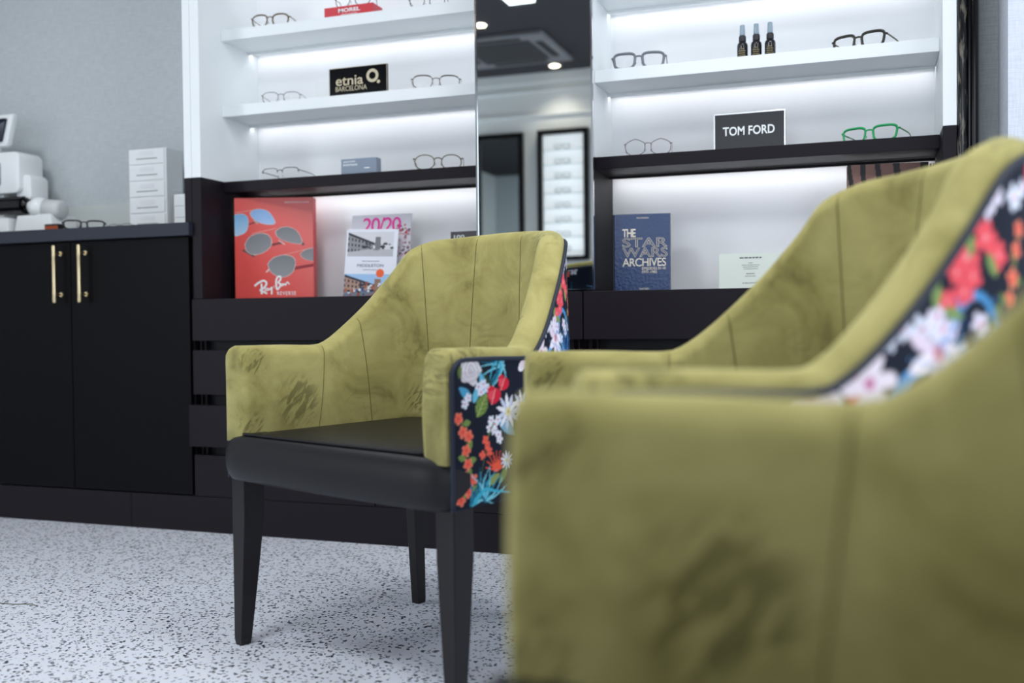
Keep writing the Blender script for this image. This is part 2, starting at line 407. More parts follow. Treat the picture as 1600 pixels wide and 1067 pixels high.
# --- floral print, painted as the cloth's own pattern
def floral(sv, zv, seed=5):
    n = len(sv); c = np.tile(np.array(S2L('#10182a')), (n, 1))
    rnd = random.Random(seed)
    def near(x, y, R):
        i = np.nonzero((abs(sv-x) < R) & (abs(zv-y) < R))[0]; return i, sv[i]-x, zv[i]-y
    def put(i, mk, col, mix=1.0):
        j = i[mk]; c[j] = c[j]*(1-mix)+np.array(S2L(col))*mix
    def flower(x, y, R, k, col, mid, rot=0, sharp=.5, mid_r=.25, edge=None):
        i, dx, dy = near(x, y, R); r = np.hypot(dx, dy); th = np.arctan2(dy, dx)+rot
        lim = R*((1-sharp)+sharp*abs(np.cos(k*th/2)))
        if edge: put(i, r < lim, edge); put(i, r < lim*.82, col)
        else: put(i, r < lim, col)
        put(i, r < R*mid_r, mid)
    def leaf(x, y, L, wd, rot, col, vein=None):
        i, dx, dy = near(x, y, L); u = (dx*math.cos(rot)+dy*math.sin(rot))/L; v = (-dx*math.sin(rot)+dy*math.cos(rot))
        w_ = wd*(1-u*u)
        put(i, (abs(u) < 1) & (abs(v) < w_), col)
        if vein:
            put(i, (abs(u) < .9) & (abs(v) < wd*.07), vein)
            put(i, (abs(u) < .9) & (abs(v) < w_*.85) & (np.mod((u*L*1.0-abs(v)*.8), .009) < .0016), vein, .7)
    def stroke(pts, wd, col):
        P = catmull([(a, b) for a, b in pts], 10)
        for k, (a, b) in enumerate(P):
            w_ = wd*(1-.6*k/len(P)); i, dx, dy = near(a, b, w_); put(i, np.hypot(dx, dy) < w_, col)
    def rose(x, y, R):
        i, dx, dy = near(x, y, R*1.1); r = np.hypot(dx, dy); th = np.arctan2(dy, dx)
        put(i, r < R*(.88+.12*np.cos(5*th)), '#d9d3da')
        sp = np.mod(r/R*3.2+th/(2*PI)+.2*np.sin(3*th), 1)
        put(i, (r < R*.9) & (sp < .16), '#a9a3b3', .8); put(i, (r < R*.25), '#c7bec8'); put(i, (r < R*.86) & (sp > .6) & (dy > 0), '#f2f0f4', .8)
    def heart(x, y, R, rot):
        i, dx, dy = near(x, y, R*1.3); u = (dx*math.cos(rot)+dy*math.sin(rot))/R; v = (-dx*math.sin(rot)+dy*math.cos(rot))/R
        mk = (u*u+(v*1.25-.45*np.sqrt(abs(u)))**2) < .8
        put(i, mk, '#d8233c'); put(i, mk & (np.hypot(u+.25, v-.1) < .4), '#ef5a6a', .7); put(i, mk & (abs(u) < .06), '#f4a9a4', .8)
    def daisy(x, y, R):
        for k in range(11):
            a = 2*PI*k/11; leaf(x+R*.55*math.cos(a), y+R*.55*math.sin(a), R*.5, R*.13, a, '#f1f2fb' if k % 2 else '#cfd6ee')
        flower(x, y, R*.3, 9, '#e3dcae', '#b9a94e')
    def sprig(pts, col='#ef6a55'):
        stroke(pts, .0022, '#6f8a4a')
        for k, (a, b) in enumerate(pts):
            if rnd.random() < .8: leaf(a+rnd.uniform(-.012, .012), b+rnd.uniform(-.008, .008), .009, .0045, rnd.uniform(0, 3), '#6d8446')
            flower(a+rnd.uniform(-.004, .004), b+rnd.uniform(-.004, .004), rnd.uniform(.0085, .0115), rnd.choice((4, 5)), col, '#c23a30', rnd.uniform(0, 3), .42, .18, '#f79a7e')
    def little(x, y, R, col='#dfe4f3', mid='#d2698c'):
        flower(x, y, R, 5, col, mid, rnd.uniform(0, 3), .5, .2)
    def fronds(x, y, R, n_, col, a0=0, a1=PI):
        for k in range(n_):
            a = a0+(a1-a0)*k/max(1, n_-1)+rnd.uniform(-.1, .1)
            b = a+rnd.uniform(-.5, .5)
            stroke([(x, y), (x+R*.5*math.cos(a), y+R*.5*math.sin(a)), (x+R*math.cos(b), y+R*math.sin(b))], .0028, rnd.choice(col))
    TL = ['#1f7f9b', '#3fb0cc', '#17617f', '#79c9dc']
    BL = ['#1c4f86', '#2e74b5', '#6ea9dc']
    tot = sv.max()
    # filler over the whole cloth
    for k in range(230):
        x, y = rnd.uniform(0, tot), rnd.uniform(.34, .88)
        if x < .17 and y < .64: continue
        t = rnd.random()
        if t < .32: fronds(x, y, rnd.uniform(.03, .06), 5, rnd.choice((TL, BL)), rnd.uniform(0, 3), rnd.uniform(3, 5))
        elif t < .5: sprig([(x+j*.003*rnd.uniform(-2, 3), y+j*.022) for j in range(4)])
        elif t < .66: little(x, y, rnd.uniform(.010, .016)); little(x+.018, y+.01, .011)
        elif t < .78: leaf(x, y, .024, .010, rnd.uniform(0, 3), rnd.choice(('#60763c', '#3f5a34', '#7d8b4a')), '#9fae67')
        elif t < .85: daisy(x, y, .028)
        elif t < .91: rose(x, y, .026)
        elif t < .95: heart(x, y, .02, rnd.uniform(-1, 1))
        else: flower(x, y, .024, 9, '#e8553f', '#f6b39a', 0, .75)
    # the front of the right side, as photographed
    i, dx, dy = near(.085, .50, .15)
    fronds(.13, .60, .07, 9, TL, 1.6, 4.0); fronds(.118, .615, .05, 6, TL, 3.0, 5.2)
    leaf(.020, .595, .014, .008, 1.2, '#60763c'); leaf(.060, .585, .02, .007, .4, '#20301f'); leaf(.085, .57, .02, .008, 2.2, '#2c3f2a')
    rose(.043, .594, .027); leaf(.072, .573, .02, .008, 1.9, '#5fb5d6'); leaf(.030, .556, .02, .008, -.6, '#4c9fc6'); leaf(.055, .552, .016, .007, 1.2, '#69bedb')
    for a, b in ((.062, .566), (.074, .570), (.084, .562), (.068, .556), (.036, .548), (.028, .538)): little(a, b, .0095)
    leaf(.070, .533, .024, .015, 1.0, '#68843f', '#a7b871')
    heart(.126, .566, .018, -.5); heart(.100, .545, .021, -.35)
    leaf(.135, .49, .03, .01, -.6, '#7db4d0'); daisy(.141, .517, .033)
    for a, b in ((.094, .505), (.104, .497), (.112, .505), (.101, .487), (.090, .492), (.113, .478), (.116, .470)): little(a, b, .0095, '#eceffa')
    stroke([(.013, .520), (.026, .49), (.036, .45), (.03, .41), (.015, .37)], .0022, '#5f7a45')
    for a, b in ((.032, .505), (.040, .468), (.020, .446), (.045, .44), (.038, .42), (.022, .405), (.05, .39), (.028, .385)): leaf(a, b, .010, .006, rnd.uniform(0, 3), '#74904a')
    for a, b in ((.012, .514), (.022, .490), (.036, .482), (.030, .458), (.034, .434), (.026, .412), (.046, .406), (.035, .386), (.016, .374)):
        flower(a, b, .0115, 5, '#ee6350', '#c23a30', rnd.uniform(0, 3), .4, .15, '#f68c72')
    stroke([(.10, .50), (.085, .475), (.075, .44), (.062, .40), (.05, .37)], .002, '#5f7a45')
    for a, b in ((.078, .472), (.083, .462), (.070, .446), (.088, .45)): flower(a, b, .0085, 4, '#ee6350', '#c23a30', rnd.uniform(0, 3), .4, .15)
    for a in np.linspace(.3, 2.9, 9): stroke([(.108, .415), (.108+.03*math.cos(a), .415+.034*math.sin(a))], .0028, '#ef5c40')
    leaf(.10, .40, .018, .008, .5, '#8b9a5a'); leaf(.125, .405, .02, .007, .9, '#6d8446'); daisy(.135, .43, .017)
    fronds(.04, .362, .06, 9, TL, .1, 1.6); fronds(.075, .365, .06, 8, TL, .2, 2.2)
    stroke([(.05, .365), (.075, .385), (.10, .38), (.14, .372)], .004, '#3fb0cc')
    # lilies and coral sprays higher up
    flower(.20, .612, .034, 6, '#eedfea', '#d98fb3', .3, .6, .2, '#f7f2fa'); flower(.262, .618, .032, 6, '#f2e6ef', '#cf86a8', .9, .6, .2)
    stroke([(.285, .60), (.31, .625), (.335, .63), (.36, .615)], .007, '#5b9fd6')
    for a in range(7): leaf(.345+.022*math.cos(a*.9), .645+.022*math.sin(a*.9), .02, .008, a*.9, '#ead9ea' if a % 2 else '#f6eef8')
    flower(.345, .645, .009, 5, '#d48aa8', '#b9a94e')
    stroke([(.355, .66), (.375, .69), (.40, .70), (.42, .68), (.425, .64)], .006, '#4f97cf'); fronds(.40, .60, .1, 14, BL+['#7fb6e6'], .6, 2.6)
    for a, b, r in ((.358, .694, .013), (.379, .703, .014), (.384, .737, .019), (.392, .718, .014), (.412, .757, .018), (.371, .722, .013), (.40, .78, .014), (.43, .74, .016)):
        flower(a, b, r, 5, '#ec5560', '#f59aa0', rnd.uniform(0, 3), .4, .2)
    for a, b in ((.345, .68), (.352, .668), (.415, .787), (.43, .80), (.40, .672)): little(a, b, .013, '#e9e2f3')
    for a, b in ((.345, .700), (.365, .682), (.39, .75), (.42, .73)): leaf(a, b, .014, .006, rnd.uniform(0, 3), '#7f9a5a')
    return c

def floral_mesh():
    S, O, nr = stations(.0021); nz = 235
    co = np.zeros((len(S), nz, 3)); sv = np.zeros((len(S), nz)); tot = S[-1]; r = .028
    for i in range(len(S)):
        e = min(S[i], tot-S[i]); h = O[i, 4]-.021
        if e < r: h -= r-math.sqrt(max(0, r*r-(r-e)**2))
        z = np.linspace(.358, h, nz)
        k = np.clip((z-ZB)/(ZT-ZB), -.1, 1.1)
        co[i, :, 0] = O[i, 0]+(O[i, 2]-O[i, 0])*k+nr[i, 0]*.0012
        co[i, :, 1] = O[i, 1]+(O[i, 3]-O[i, 1])*k+nr[i, 1]*.0012
        co[i, :, 2] = z; sv[i] = S[i]
    cv = floral(sv.ravel(), co[:, :, 2].ravel())
    idx = np.arange(len(S)*nz).reshape(len(S), nz)
    f = np.stack([idx[:-1, :-1], idx[:-1, 1:], idx[1:, 1:], idx[1:, :-1]], -1).reshape(-1, 4)
    return grid_mesh('floral_outer_cover', co.reshape(-1, 3), f, cv)

def make_chair():
    t = thing('tub_armchair', '', 'armchair')
    obj('velvet_shell', shell_bm(), M['velvet'], t, smooth=True)
    link_mesh('floral_outer_cover', floral_mesh(), M['floral'], t, smooth=True)
    S, O, nr = stations(.008); r = .028; tot = S[-1]; P = []
    def pp(i, z, d=-.001): return shell_pt(O[i], nr[i], d, z)
    for z in np.linspace(.356, O[0, 4]-.021-r, 14): p = pp(0, z); P.append((p[0], p[1]-.003, p[2]))
    for k in range(1, 6):
        a = PI/2*k/6; p = pp(0, O[0, 4]-.021-r+r*math.sin(a)); P.append((p[0], p[1]-.003+r*(1-math.cos(a)), p[2]))
    for i in range(len(S)):
        if S[i] > r and S[i] < tot-r: P.append(pp(i, O[i, 4]-.020))
    Pm = [(-p[0], p[1], p[2]) for p in P[:19]][::-1]
    obj('piping', tube(BM(), P+Pm, .0042, 8), M['piping'], t, smooth=True)
    # seams: inner face points
    Sf, Of, nf = stations(.004)
    def at_s(fr):
        return min(range(len(Sf)), key=lambda i: abs(Sf[i]-fr))
    def inner(i, z, off=.0003):
        h, T = Of[i, 4], Of[i, 5]
        return inner_at(Of[i], nf[i], z, off)
    def inner_at(o6, n2, z, off=.0003):
        h, T = o6[4], o6[5]; k = (z-.435)/(h-.026-.435); rr = .026
        if k <= 1: return shell_pt(o6, n2, T+.006*math.sin(PI*max(0, k))+off, z)
        c = math.asin(min(1, (z-(h-rr))/rr)); return shell_pt(o6, n2, T-rr+(rr+off)*math.cos(c), z)
    half = tot/2
    def s_of_x(x):
        i = min((j for j in range(len(Sf)) if Of[j, 1] > .40 and Sf[j] < half), key=lambda j: abs(Of[j, 0]-x)); return Sf[i]
    for a0, a1, ztop in ((.185, .205, 1), (.335, .30, 1), (s_of_x(.190), s_of_x(.225), 1), (s_of_x(.095), s_of_x(.075), 1)):
        for mir in (0, 1):
            P2 = []
            for k in range(40):
                f = k/39; s_ = a0+(a1-a0)*f; s_ = tot-s_ if mir else s_
                o6 = [float(np.interp(s_, Sf, Of[:, q])) for q in range(6)]; n2 = [float(np.interp(s_, Sf, nf[:, q])) for q in range(2)]
                P2.append(inner_at(o6, n2, .45+(o6[4]-.003-.45)*f))
            obj('stitched_seam', tube(BM(), P2, .0008, 5), M['seam'], t, smooth=True)
    # seat
    bm = BM()
    def rings(cx, cyy, w, d, rc, prof):
        return [[(x, y, z) for x, y in rrect(cx, cyy, w-2*i, d-2*i, max(.004, rc-i), 8)] for i, z in prof]
    prof = [(.03, .372), (.006, .376), (.0, .39), (0, .43), (.002, .441), (.008, .449), (.020, .4535), (.05, .457), (.10, .460), (.17, .462)]
    loft(bm, rings(0, .225, .524, .49, .07, prof))
    obj('seat_cushion', bm, M['leather'], t, smooth=True)
    # apron that bulges forward and wraps the front corners
    bm = BM(); rg = []
    for z, bul, ins in ((.358, -.014, .022), (.353, -.006, .010), (.355, .001, .004), (.364, .007, 0), (.380, .0115, -.002), (.398, .013, -.003), (.416, .0115, -.003), (.432, .007, -.001), (.443, .001, .003), (.4495, -.005, .008), (.4525, -.012, .014)):
        ring = []
        for k in range(41):
            x = -1+2*k/40; X = x*(.3300-ins)-.005; c = abs(x)**14*.022
            ring.append((X, -.014-bul-.006*(1-x*x)+c, z))
        ring += [(.3245-ins, .040, z), (-.3350+ins, .040, z)]
        rg.append(ring)
    loft(bm, rg); obj('seat_apron', bm, M['leather'], t, smooth=True, auto=50)
    P2 = [(-.262+.524*k/30, -.012-.004*(1-((k-15)/15)**2), .4525) for k in range(31)]
    obj('seat_piping', tube(BM(), P2, .0028, 6), M['leather'], t, smooth=True)
    # legs: square, straight at the top then tapering
    def leg(cx, cyy, sx, fy, slim=1.0):
        bm = BM(); rg = []
        for z, w, d, ox, oy in ((.365, .043, .050, 0, 0), (.27, .043, .050, 0, 0), (.14, .034, .039, .0045, .0055), (.012, .025, .027, .009, .0115), (0, .021, .023, .009, .0115)):
            ox *= sx; oy *= fy; w = .023+(w-.023)*slim; d = .025+(d-.025)*slim
            rg.append([(cx+ox+a*w/2, cyy+oy+b*d/2, z) for a, b in ((1, 1), (-1, 1), (-1, -1), (1, -1))])
        loft(bm, rg); return obj('leg', bm, M['leg'], t, bevel=.0015)
    leg(-.3035, .026, -1, -1); leg(.3015, .026, 1, -1); leg(-.243, .455, -.2, 1, .35); leg(.243, .455, .2, 1, .35)
    return t
chair = make_chair()
chair.location = (-.969, 1.679, 0); chair.rotation_euler = (0, 0, -.363)
chair['label'] = 'olive velvet armchair with floral side standing whole in front of the dark drawers'
c2 = copy_tree(chair); c2.location = (-.362, 1.166, 0); c2.rotation_euler = (0, 0, -1.165)
c2['label'] = 'middle olive velvet armchair, turned left, its back hiding part of the right-hand shelves'
c3 = copy_tree(chair); c3.location = (-.217, .338, 0); c3.rotation_euler = (0, 0, -1.60)
c3['label'] = 'nearest, heavily blurred olive velvet armchair filling the lower right corner'
for c in (chair, c2, c3): c['group'] = 'olive velvet armchairs with floral backs'

# ------------------------------------------------------------------ joinery: display wall
SH = [1.118, 1.370, 1.622, 1.874]; TH = .036; YF, YK = 2.856, 3.066
def bay(label, x0, x1, lp, rp, fl=YP, fr=YP):
    """x0..x1 inner width; lp / rp = outer x of the side panels"""
    t = thing('display_shelving', label, 'shelving', (x0, YP, .76), group='illuminated display bays')
    def ob(n, bm, m, par=t, **k): return obj(n, bm, m, par, loc=(-x0, -YP, -.76) if par is t else None, **k)
    ob('back_panel', bx(x0-.0, x1+.0, YK, 3.088, .762, 2.3), M['back'])
    for a, b, fy in ((lp, x0, fl), (x1, rp, fr)):
        ob('dark_side_panel', bx(a, b, fy, 3.088, .762, 1.1545), M['dark'], bevel=.0015)
        ob('white_side_panel', bx(a, b, fy, 3.088, 1.1545, 2.3), M['white'], bevel=.0015)
    for i, z in enumerate(SH):
        s = ob('shelf', bx(x0+.0005, x1-.0005, YF, YK-.0005, z, z+TH), M['dark'] if i == 0 else M['white'], bevel=.001)
        s['label'] = 'charcoal shelf' if i == 0 else 'white shelf'
        l = obj('led_strip', bx(x0+.004, x1-.004, YK-.046, YK-.032, z-.003, z-.0003), M['led_low'] if i == 0 else M['led'], s)
        l2 = obj('strip_hiding_lip', bx(x0+.001, x1-.001, YK-.052, YK-.0475, z-.0085, z-.0003), M['dark'] if i == 0 else M['white'], s)  # lip added to keep the glowing strip out of view
    ob('cornice', bx(lp, rp, YP+.010, 3.088, 2.3, 2.36), M['white'])
    return t
bay('left illuminated display bay, between the grey papered wall and the mirror', -2.039, -1.05, -2.0735, -1.014, fr=YP+.010)
bay('right illuminated display bay, between the mirror and the black ornate frame', -.755, .172, -.79, .2045, fl=YP+.010)
t = thing('end_panel', 'narrow two-tone end panel between the worktop and the left display bay', 'panel', (-2.09, YP, 0))
obj('dark_board', bx(-.0125, .0155, 0, .353, 1.01, 1.1545), M['dark'], t, bevel=.001, loc=(0, 0, 0))
obj('white_board', bx(-.0125, .0155, 0, .353, 1.1545, 2.36), M['white'], t, bevel=.001)

# mirror column
t = thing('wall_mirror', 'tall narrow chrome-edged mirror between the two display bays', 'mirror', (-.9045, YP, .765))
def mo(n, bm, m, **k): return obj(n, bm, m, t, loc=(.9045, -YP, -.765), **k)
mo('mirror_glass', bx(-1.0755, -.7335, YP+.001, YP+.006, .769, 2.3), M['mirror'])
bm = BM()
for a in ((-1.0805, -1.0755), (-.7335, -.7285)): box(bm, a[0], a[1], YP-.003, YP+.008, .765, 2.305)
box(bm, -1.0755, -.7335, YP-.003, YP+.008, .765, .769); box(bm, -1.0755, -.7335, YP-.003, YP+.008, 2.3, 2.305)
mo('mirror_edge', bm, M['chrome'])
mo('backing_board', bx(-1.0135, -.7905, YP+.008, 3.088, .765, 2.3), M['white'])

# drawer base units
def drawers(x0, x1, label, out=(0, 0, 0, 0), rails=True):
    t = thing('drawer_unit', label, 'drawers', (x0, YP, .118), group='charcoal drawer units')
    L = (-x0, -YP, -.118)
    bm = BM(); box(bm, x0+.001, x1-.001, YP+.045, 3.088, .122, .742)
    obj('carcass', bm, M['darkin'], t, loc=L)
    obj('top_board', bx(x0, x1, YP+.018, 3.088, .742, .760), M['dark'], t, loc=L)
    for k, (z0, z1) in enumerate(((.625, .7605), (.45, .594), (.282, .417), (.118, .253))):
        o_ = out[k]
        obj('drawer_front', bx(x0+.002-o_*.3, x1-.002, YP-o_, YP+.018-o_, z0, z1), M['dark'], t, loc=L, bevel=.0012)
    for xx in (x0+.016, x1-.038):
        bm = BM(); box(bm, xx, xx+.004, YP+.022, YP+.045, .12, .742); box(bm, xx+.004, xx+.018, YP+.032, YP+.045, .12, .742); box(bm, xx+.018, xx+.022, YP+.022, YP+.045, .12, .742)
        obj('drawer_rail', bm, M['dark'], t, loc=L)
drawers(-2.083, -1.424, 'left charcoal drawer unit below the red poster box, third drawer slightly open', out=(0, 0, .018, 0))
drawers(-1.424, -.7625, 'middle charcoal drawer unit beneath the mirror, behind the whole armchair')
drawers(-.7625, .2045, 'right charcoal drawer unit under the dark blue book')

# plinths
for x0, x1, lab in ((-3.6, -2.34, 'black plinth board under the left cabinet doors'), (-2.34, .2045, 'black plinth board running beneath the drawer units')):
    tag(obj('plinth', bx(x0+.001, x1-.001, YP+.002, YP+.02, 0, .1165), M['dark'], bevel=.001), lab, 'plinth')

# cupboard with two doors and brass bar handles
t = thing('cupboard', 'black two-door cupboard with brass bar handles at left', 'cupboard', (-2.575, YP, .12))
L = (2.575, -YP, -.12)
obj('carcass', bx(-3.06, -2.0885, YP+.02, 3.088, .1175, .966), M['darkin'], t, loc=L)
for x0, x1, hx in ((-3.06, -2.5765, -2.615), (-2.5735, -2.0905, -2.508)):
    d = obj('door', bx(x0, x1, YP, YP+.019, .121, .963), M['door'], t, loc=L, bevel=.0012)
    hy = YP-.034; bm = BM()
    prof = [(.0, 0), (.0062, .002), (.0072, .010), (.0062, .028), (.0072, .036), (.0064, .040), (.0064, .158), (.0072, .162), (.0062, .170), (.0072, .188), (.0062, .196), (0, .198)]
    lathe(bm, (hx, hy, .755), prof[1:-1], 20)
    for z in (.785, .925):
        tube(bm, [(hx, hy, z), (hx, YP-.004, z)], .0035, 12); tube(bm, [(hx, YP-.005, z), (hx, YP, z)], .008, 16)
    obj('bar_handle', bm, M['brass'], d, smooth=True, auto=40)
tag(obj('worktop', bx(-4.6, -2.0745, YP-.02, 3.0885, .967, 1.0095), M['top'], bevel=.002), 'dark slate-blue worktop over the left cupboard', 'worktop')
t = thing('cupboard', 'black cupboard further left, cut off by the picture edge', 'cupboard', (-3.6, YP, .12))
obj('carcass', bx(-.9, .538, .02, .353, 0, .846), M['darkin'], t)
obj('door', bx(-.01, .537, 0, .019, .001, .843), M['door'], t, bevel=.001)

# ornate black frame at the right
t = thing('ornate_frame', 'tall glossy black moulded frame beside the right display bay', 'frame', (.2295, 2.735, 0))
bm = BM()
tube(bm, [(-.0130, .002, z) for z in np.linspace(0.001, 2.42, 90)], .0115, 14, rad=[.0115*(1+.06*math.sin(i*1.3)+.03*math.sin(i*3.1)) for i in range(90)])
bm2 = BM(); tube(bm2, [(.0035, .008, .001), (.0035, .008, 2.42)], .0065, 16); obj('glossy_bead', bm2, M['bgloss'], t, smooth=True, auto=40)
bm2 = BM(); tube(bm2, [(.0150, .006, .001), (.0150, .006, 2.42)], .0095, 16); obj('glossy_moulding', bm2, M['bgloss'], t, smooth=True, auto=40)
mf = mat('worn_black_lacquer', '#0c0c10', .16, spec=.6); nt = mf.node_tree
tc = node(nt, 'ShaderNodeTexCoord'); mp = node(nt, 'ShaderNodeMapping'); mp.inputs['Scale'].default_value = (120, 120, 22); nt.links.new(tc.outputs['Object'], mp.inputs['Vector'])
nn = node(nt, 'ShaderNodeTexNoise'); nn.inputs['Scale'].default_value = 1; nn.inputs['Detail'].default_value = 5; nt.links.new(mp.outputs[0], nn.inputs['Vector'])
nt.links.new(ramp(nt, nn.outputs['Fac'], [(.52, '#0d0d11'), (.68, '#6c675c')]), bsdf(mf).inputs['Base Color'])
obj('worn_moulding', bm, mf, t, smooth=True, loc=(0, 0, 0))
obj('frame_body', bx(-.0245, .0235, .012, .08, 0, 2.43), M['bgloss'], t, bevel=.002)

# ------------------------------------------------------------------ spectacles
def lens_outline(kind, w, h, n=40):
    P = []
    for k in range(n):
        a = 2*PI*k/n; c, s = math.cos(a), math.sin(a)
        if kind == 'round': e, dx = 2.3, 0
        elif kind == 'panto': e, dx = 2.6, 0
        elif kind == 'square': e, dx = 3.6, 0
        elif kind == 'hex': e, dx = 2.2, 0
        else: e, dx = 2.6, 0
        r = 1/((abs(c)**e+abs(s)**e)**(1/e)); x, z = r*c, r*s
        if kind in ('panto', 'square'): x *= 1+.10*z
        if kind == 'hex':
            r = 1/max(abs(math.cos(a)), abs(math.cos(a-PI/3)), abs(math.cos(a+PI/3))); r = r*.55+.5; x, z = r*c, r*s*.97; x *= 1+.07*z
        if kind == 'aviator': x *= 1+.16*z; z = z*(1-.05*x)
        P.append((x*w/2, z*h/2))
    return P
def glasses(label, x, y, z, w, lh, kind, col, rt, yaw=0, rim=True, metal=0, temple=None, browline=0, tcol=None, group='spectacle frames on the shelves', tip=.138, alpha=None):
    """w: front width; lh: lens height; rt: rim radius"""
    t = thing('eyeglasses', label, 'eyeglasses', (x, y, z), math.radians(yaw), group)
    fm = mat('frame_'+label.split()[0], col, .25, metal=metal, spec=.5)
    if alpha: bsdf(fm).inputs['Transmission Weight'].default_value = alpha
    tm = mat('temple_'+label.split()[0], tcol, .3, metal=metal) if tcol else fm
    br = w*.145; lw = (w-br-2*rt-.008)/2; cx = br/2+lw/2; cz = lh/2+rt
    lean = .10
    def pt(px, pz, py=0): return (px, py+(pz*lean)+abs(px)**2*1.2, pz)
    bm = BM()
    out = lens_outline(kind, lw, lh)
    for s in (-1, 1):
        path = [pt(s*(cx+a), cz+b) for a, b in out]
        if rim: tube(bm, path, rt, 8, closed=True, flat=1.0 if metal else 1.5)
        else:
            half = [pt(s*(cx+a), cz+b) for a, b in out if b > lh*.05]; tube(bm, half, rt, 8)
        ex = s*(cx+lw/2); tube(bm, [pt(ex*.985, cz+lh*.22), pt(s*w/2*.985, cz+lh*.26), pt(s*w/2, cz+lh*.25, .004)], rt*1.25, 8)
        if browline:
            tube(bm, [pt(s*(cx+a), cz+b+rt*.4) for a, b in out if b > lh*.33], rt*browline, 8)
    bz = cz+lh*.2
    tube(bm, [pt(-(br/2+rt*.5), bz-.001), pt(-br*.3, bz+.0035), pt(0, bz+.0045), pt(br*.3, bz+.0035), pt(br/2+rt*.5, bz-.001)], rt*1.05, 8)
    obj('frame_front', bm, fm, t, smooth=True)
    for s in (-1, 1):
        bm = BM(); vs = [bm.verts.new(pt(s*(cx+a*.985), cz+b*.985, .0006)) for a, b in out]; bm.faces.new(vs)
        v2 = [bm.verts.new(pt(s*(cx+a*.985), cz+b*.985, -.0006)) for a, b in out]; bm.faces.new(v2[::-1])
        for i in range(len(vs)): bm.faces.new((vs[i], v2[i], v2[(i+1) % len(vs)], vs[(i+1) % len(vs)]))
        obj('lens', bm, M['glass'], t)
        bm = BM(); tube(bm, [pt(s*(br/2-.001), cz-.002, .002), pt(s*(br/2-.003), cz-.006, .006), pt(s*(br/2-.001), cz-.010, .005)], .0011, 6); obj('nose_pad', bm, fm if rt > .0016 else M['chrome'], t, smooth=True)
        hx = s*w/2; z1 = cz+lh*.25; tr = temple or rt*1.05
        P = [pt(hx, z1, .003), (hx*1.005, tip*.22, z1*.985), (hx*.99, tip*.65, z1*.95), (hx*.975, tip*.81, z1*.88), (hx*.965, tip*.93, z1*.55), (hx*.95, tip, .002)]
        P = [Vector(p) for p in P]; P = [Vector(v_) for v_ in catmull([tuple(p) for p in P], 6)]
        obj('temple', tube(BM(), P, tr, 8, rad=[tr*(1-.35*abs(i/len(P)-.3)) for i in range(len(P))], flat=.6), tm, t, smooth=True)
    return t
Z0, Z1, Z2 = SH[0]+TH, SH[1]+TH, SH[2]+TH
GY = 2.878
glasses('tortoiseshell round glasses at the left end of the top left-hand shelf', -1.868, GY+.006, Z2, .137, .042, 'panto', '#5a4a2c', .0018, tcol='#6b4326', yaw=9)
glasses('thin gunmetal angular glasses left of the black lettered sign', -1.835, GY+.014, Z1, .136, .038, 'panto', '#4b4c46', .0010, metal=.7, yaw=15)
glasses('brown thick-browed glasses right of the black lettered sign', -1.276, GY+.018, Z1, .156, .042, 'panto', '#4a3626', .0013, browline=1.6, metal=.2, yaw=22)
glasses('grey metal half-rim glasses at the left end of the charcoal left shelf', -1.838, GY+.004, Z0, .140, .038, 'square', '#4a4a48', .0012, yaw=3, rim=False, metal=.8)
glasses('olive gold round metal glasses near the mirror on the charcoal left shelf', -1.272, GY+.016, Z0, .156, .046, 'round', '#6b6236', .0016, metal=.6, yaw=20)
glasses('pale grey acetate glasses at the left end of the right-hand white shelf', -.630, GY+.006, Z1, .156, .044, 'square', '#6d717a', .0026, browline=1.3, tcol='#55585e', yaw=8)
glasses('dark olive-black acetate glasses right of the three spray bottles', -.030, GY+.032, Z1, .150, .042, 'square', '#211f16', .0026, yaw=-20, browline=1.4, tcol='#3b3a22')
glasses('thin mauve metal angular glasses left of the silver-framed sign', -.605, GY+.008, Z0, .138, .046, 'hex', '#6d5560', .0010, metal=.6, tcol='#6b3d55', yaw=10)
glasses('bright green flat-top glasses on the right charcoal shelf', -.002, GY+.030, Z0, .155, .040, 'square', '#12a05a', .0021, yaw=-18, browline=1.5, tcol='#2a8f3c')
glasses('fine dark glasses standing near the mirror on the top left shelf', -1.300, GY+.01, Z2, .120, .040, 'panto', '#3b3a36', .0011, yaw=14, metal=.4)

# ------------------------------------------------------------------ shelf displays
def slab(name, label, cat, x0, x1, y0, y1, z0, z1, m, rz=0, bevel=.0015, group=None):
    t = thing(name, label, cat, ((x0+x1)/2, y0, z0), rz, group)
    w = (x1-x0)/2; b = obj('body', bx(-w, w, 0, y1-y0, 0, z1-z0), m, t, bevel=bevel); return t
red = mat('red_block', '#c7343e', .35)
t = slab('display_block', 'red lettered display block on the top left shelf', 'sign', -1.653, -1.478, 2.868, 2.935, Z2, Z2+.033, red)
text('brand_lettering', 'MOREL', .078, .0125, M['wgloss'], t, (.003, -.0006, .019), bold=.03)
dashes('small_print', .058, .0018, M['wgloss'], t, (.003, -.0006, .006))
glasses('dark thin-rimmed glasses standing on the red lettered block', -1.560, 2.884, Z2+.033, .135, .042, 'panto', '#3a3328', .0012, metal=.3, tip=.048)
gold = mat('pale_gold_letters', '#c3b89c', .4)
t = slab('brand_sign', 'black sign with pale gold lettering and ring logo', 'sign', -1.638, -1.432, 2.868, 2.878, Z1, Z1+.0885, M['bgloss'], bevel=.0006)
text('brand_lettering', 'etnia', .098, .030, gold, t, (-.030, -.0006, .0465), bold=.012)
text('brand_lettering', 'BARCELONA', .112, .0155, gold, t, (-.024, -.0006, .0215), bold=.004)
bm = BM(); tube(bm, [(.052+.0165*math.cos(2*PI*k/40), 0, .055+.0165*math.sin(2*PI*k/40)) for k in range(40)], .0048, 8, closed=True)
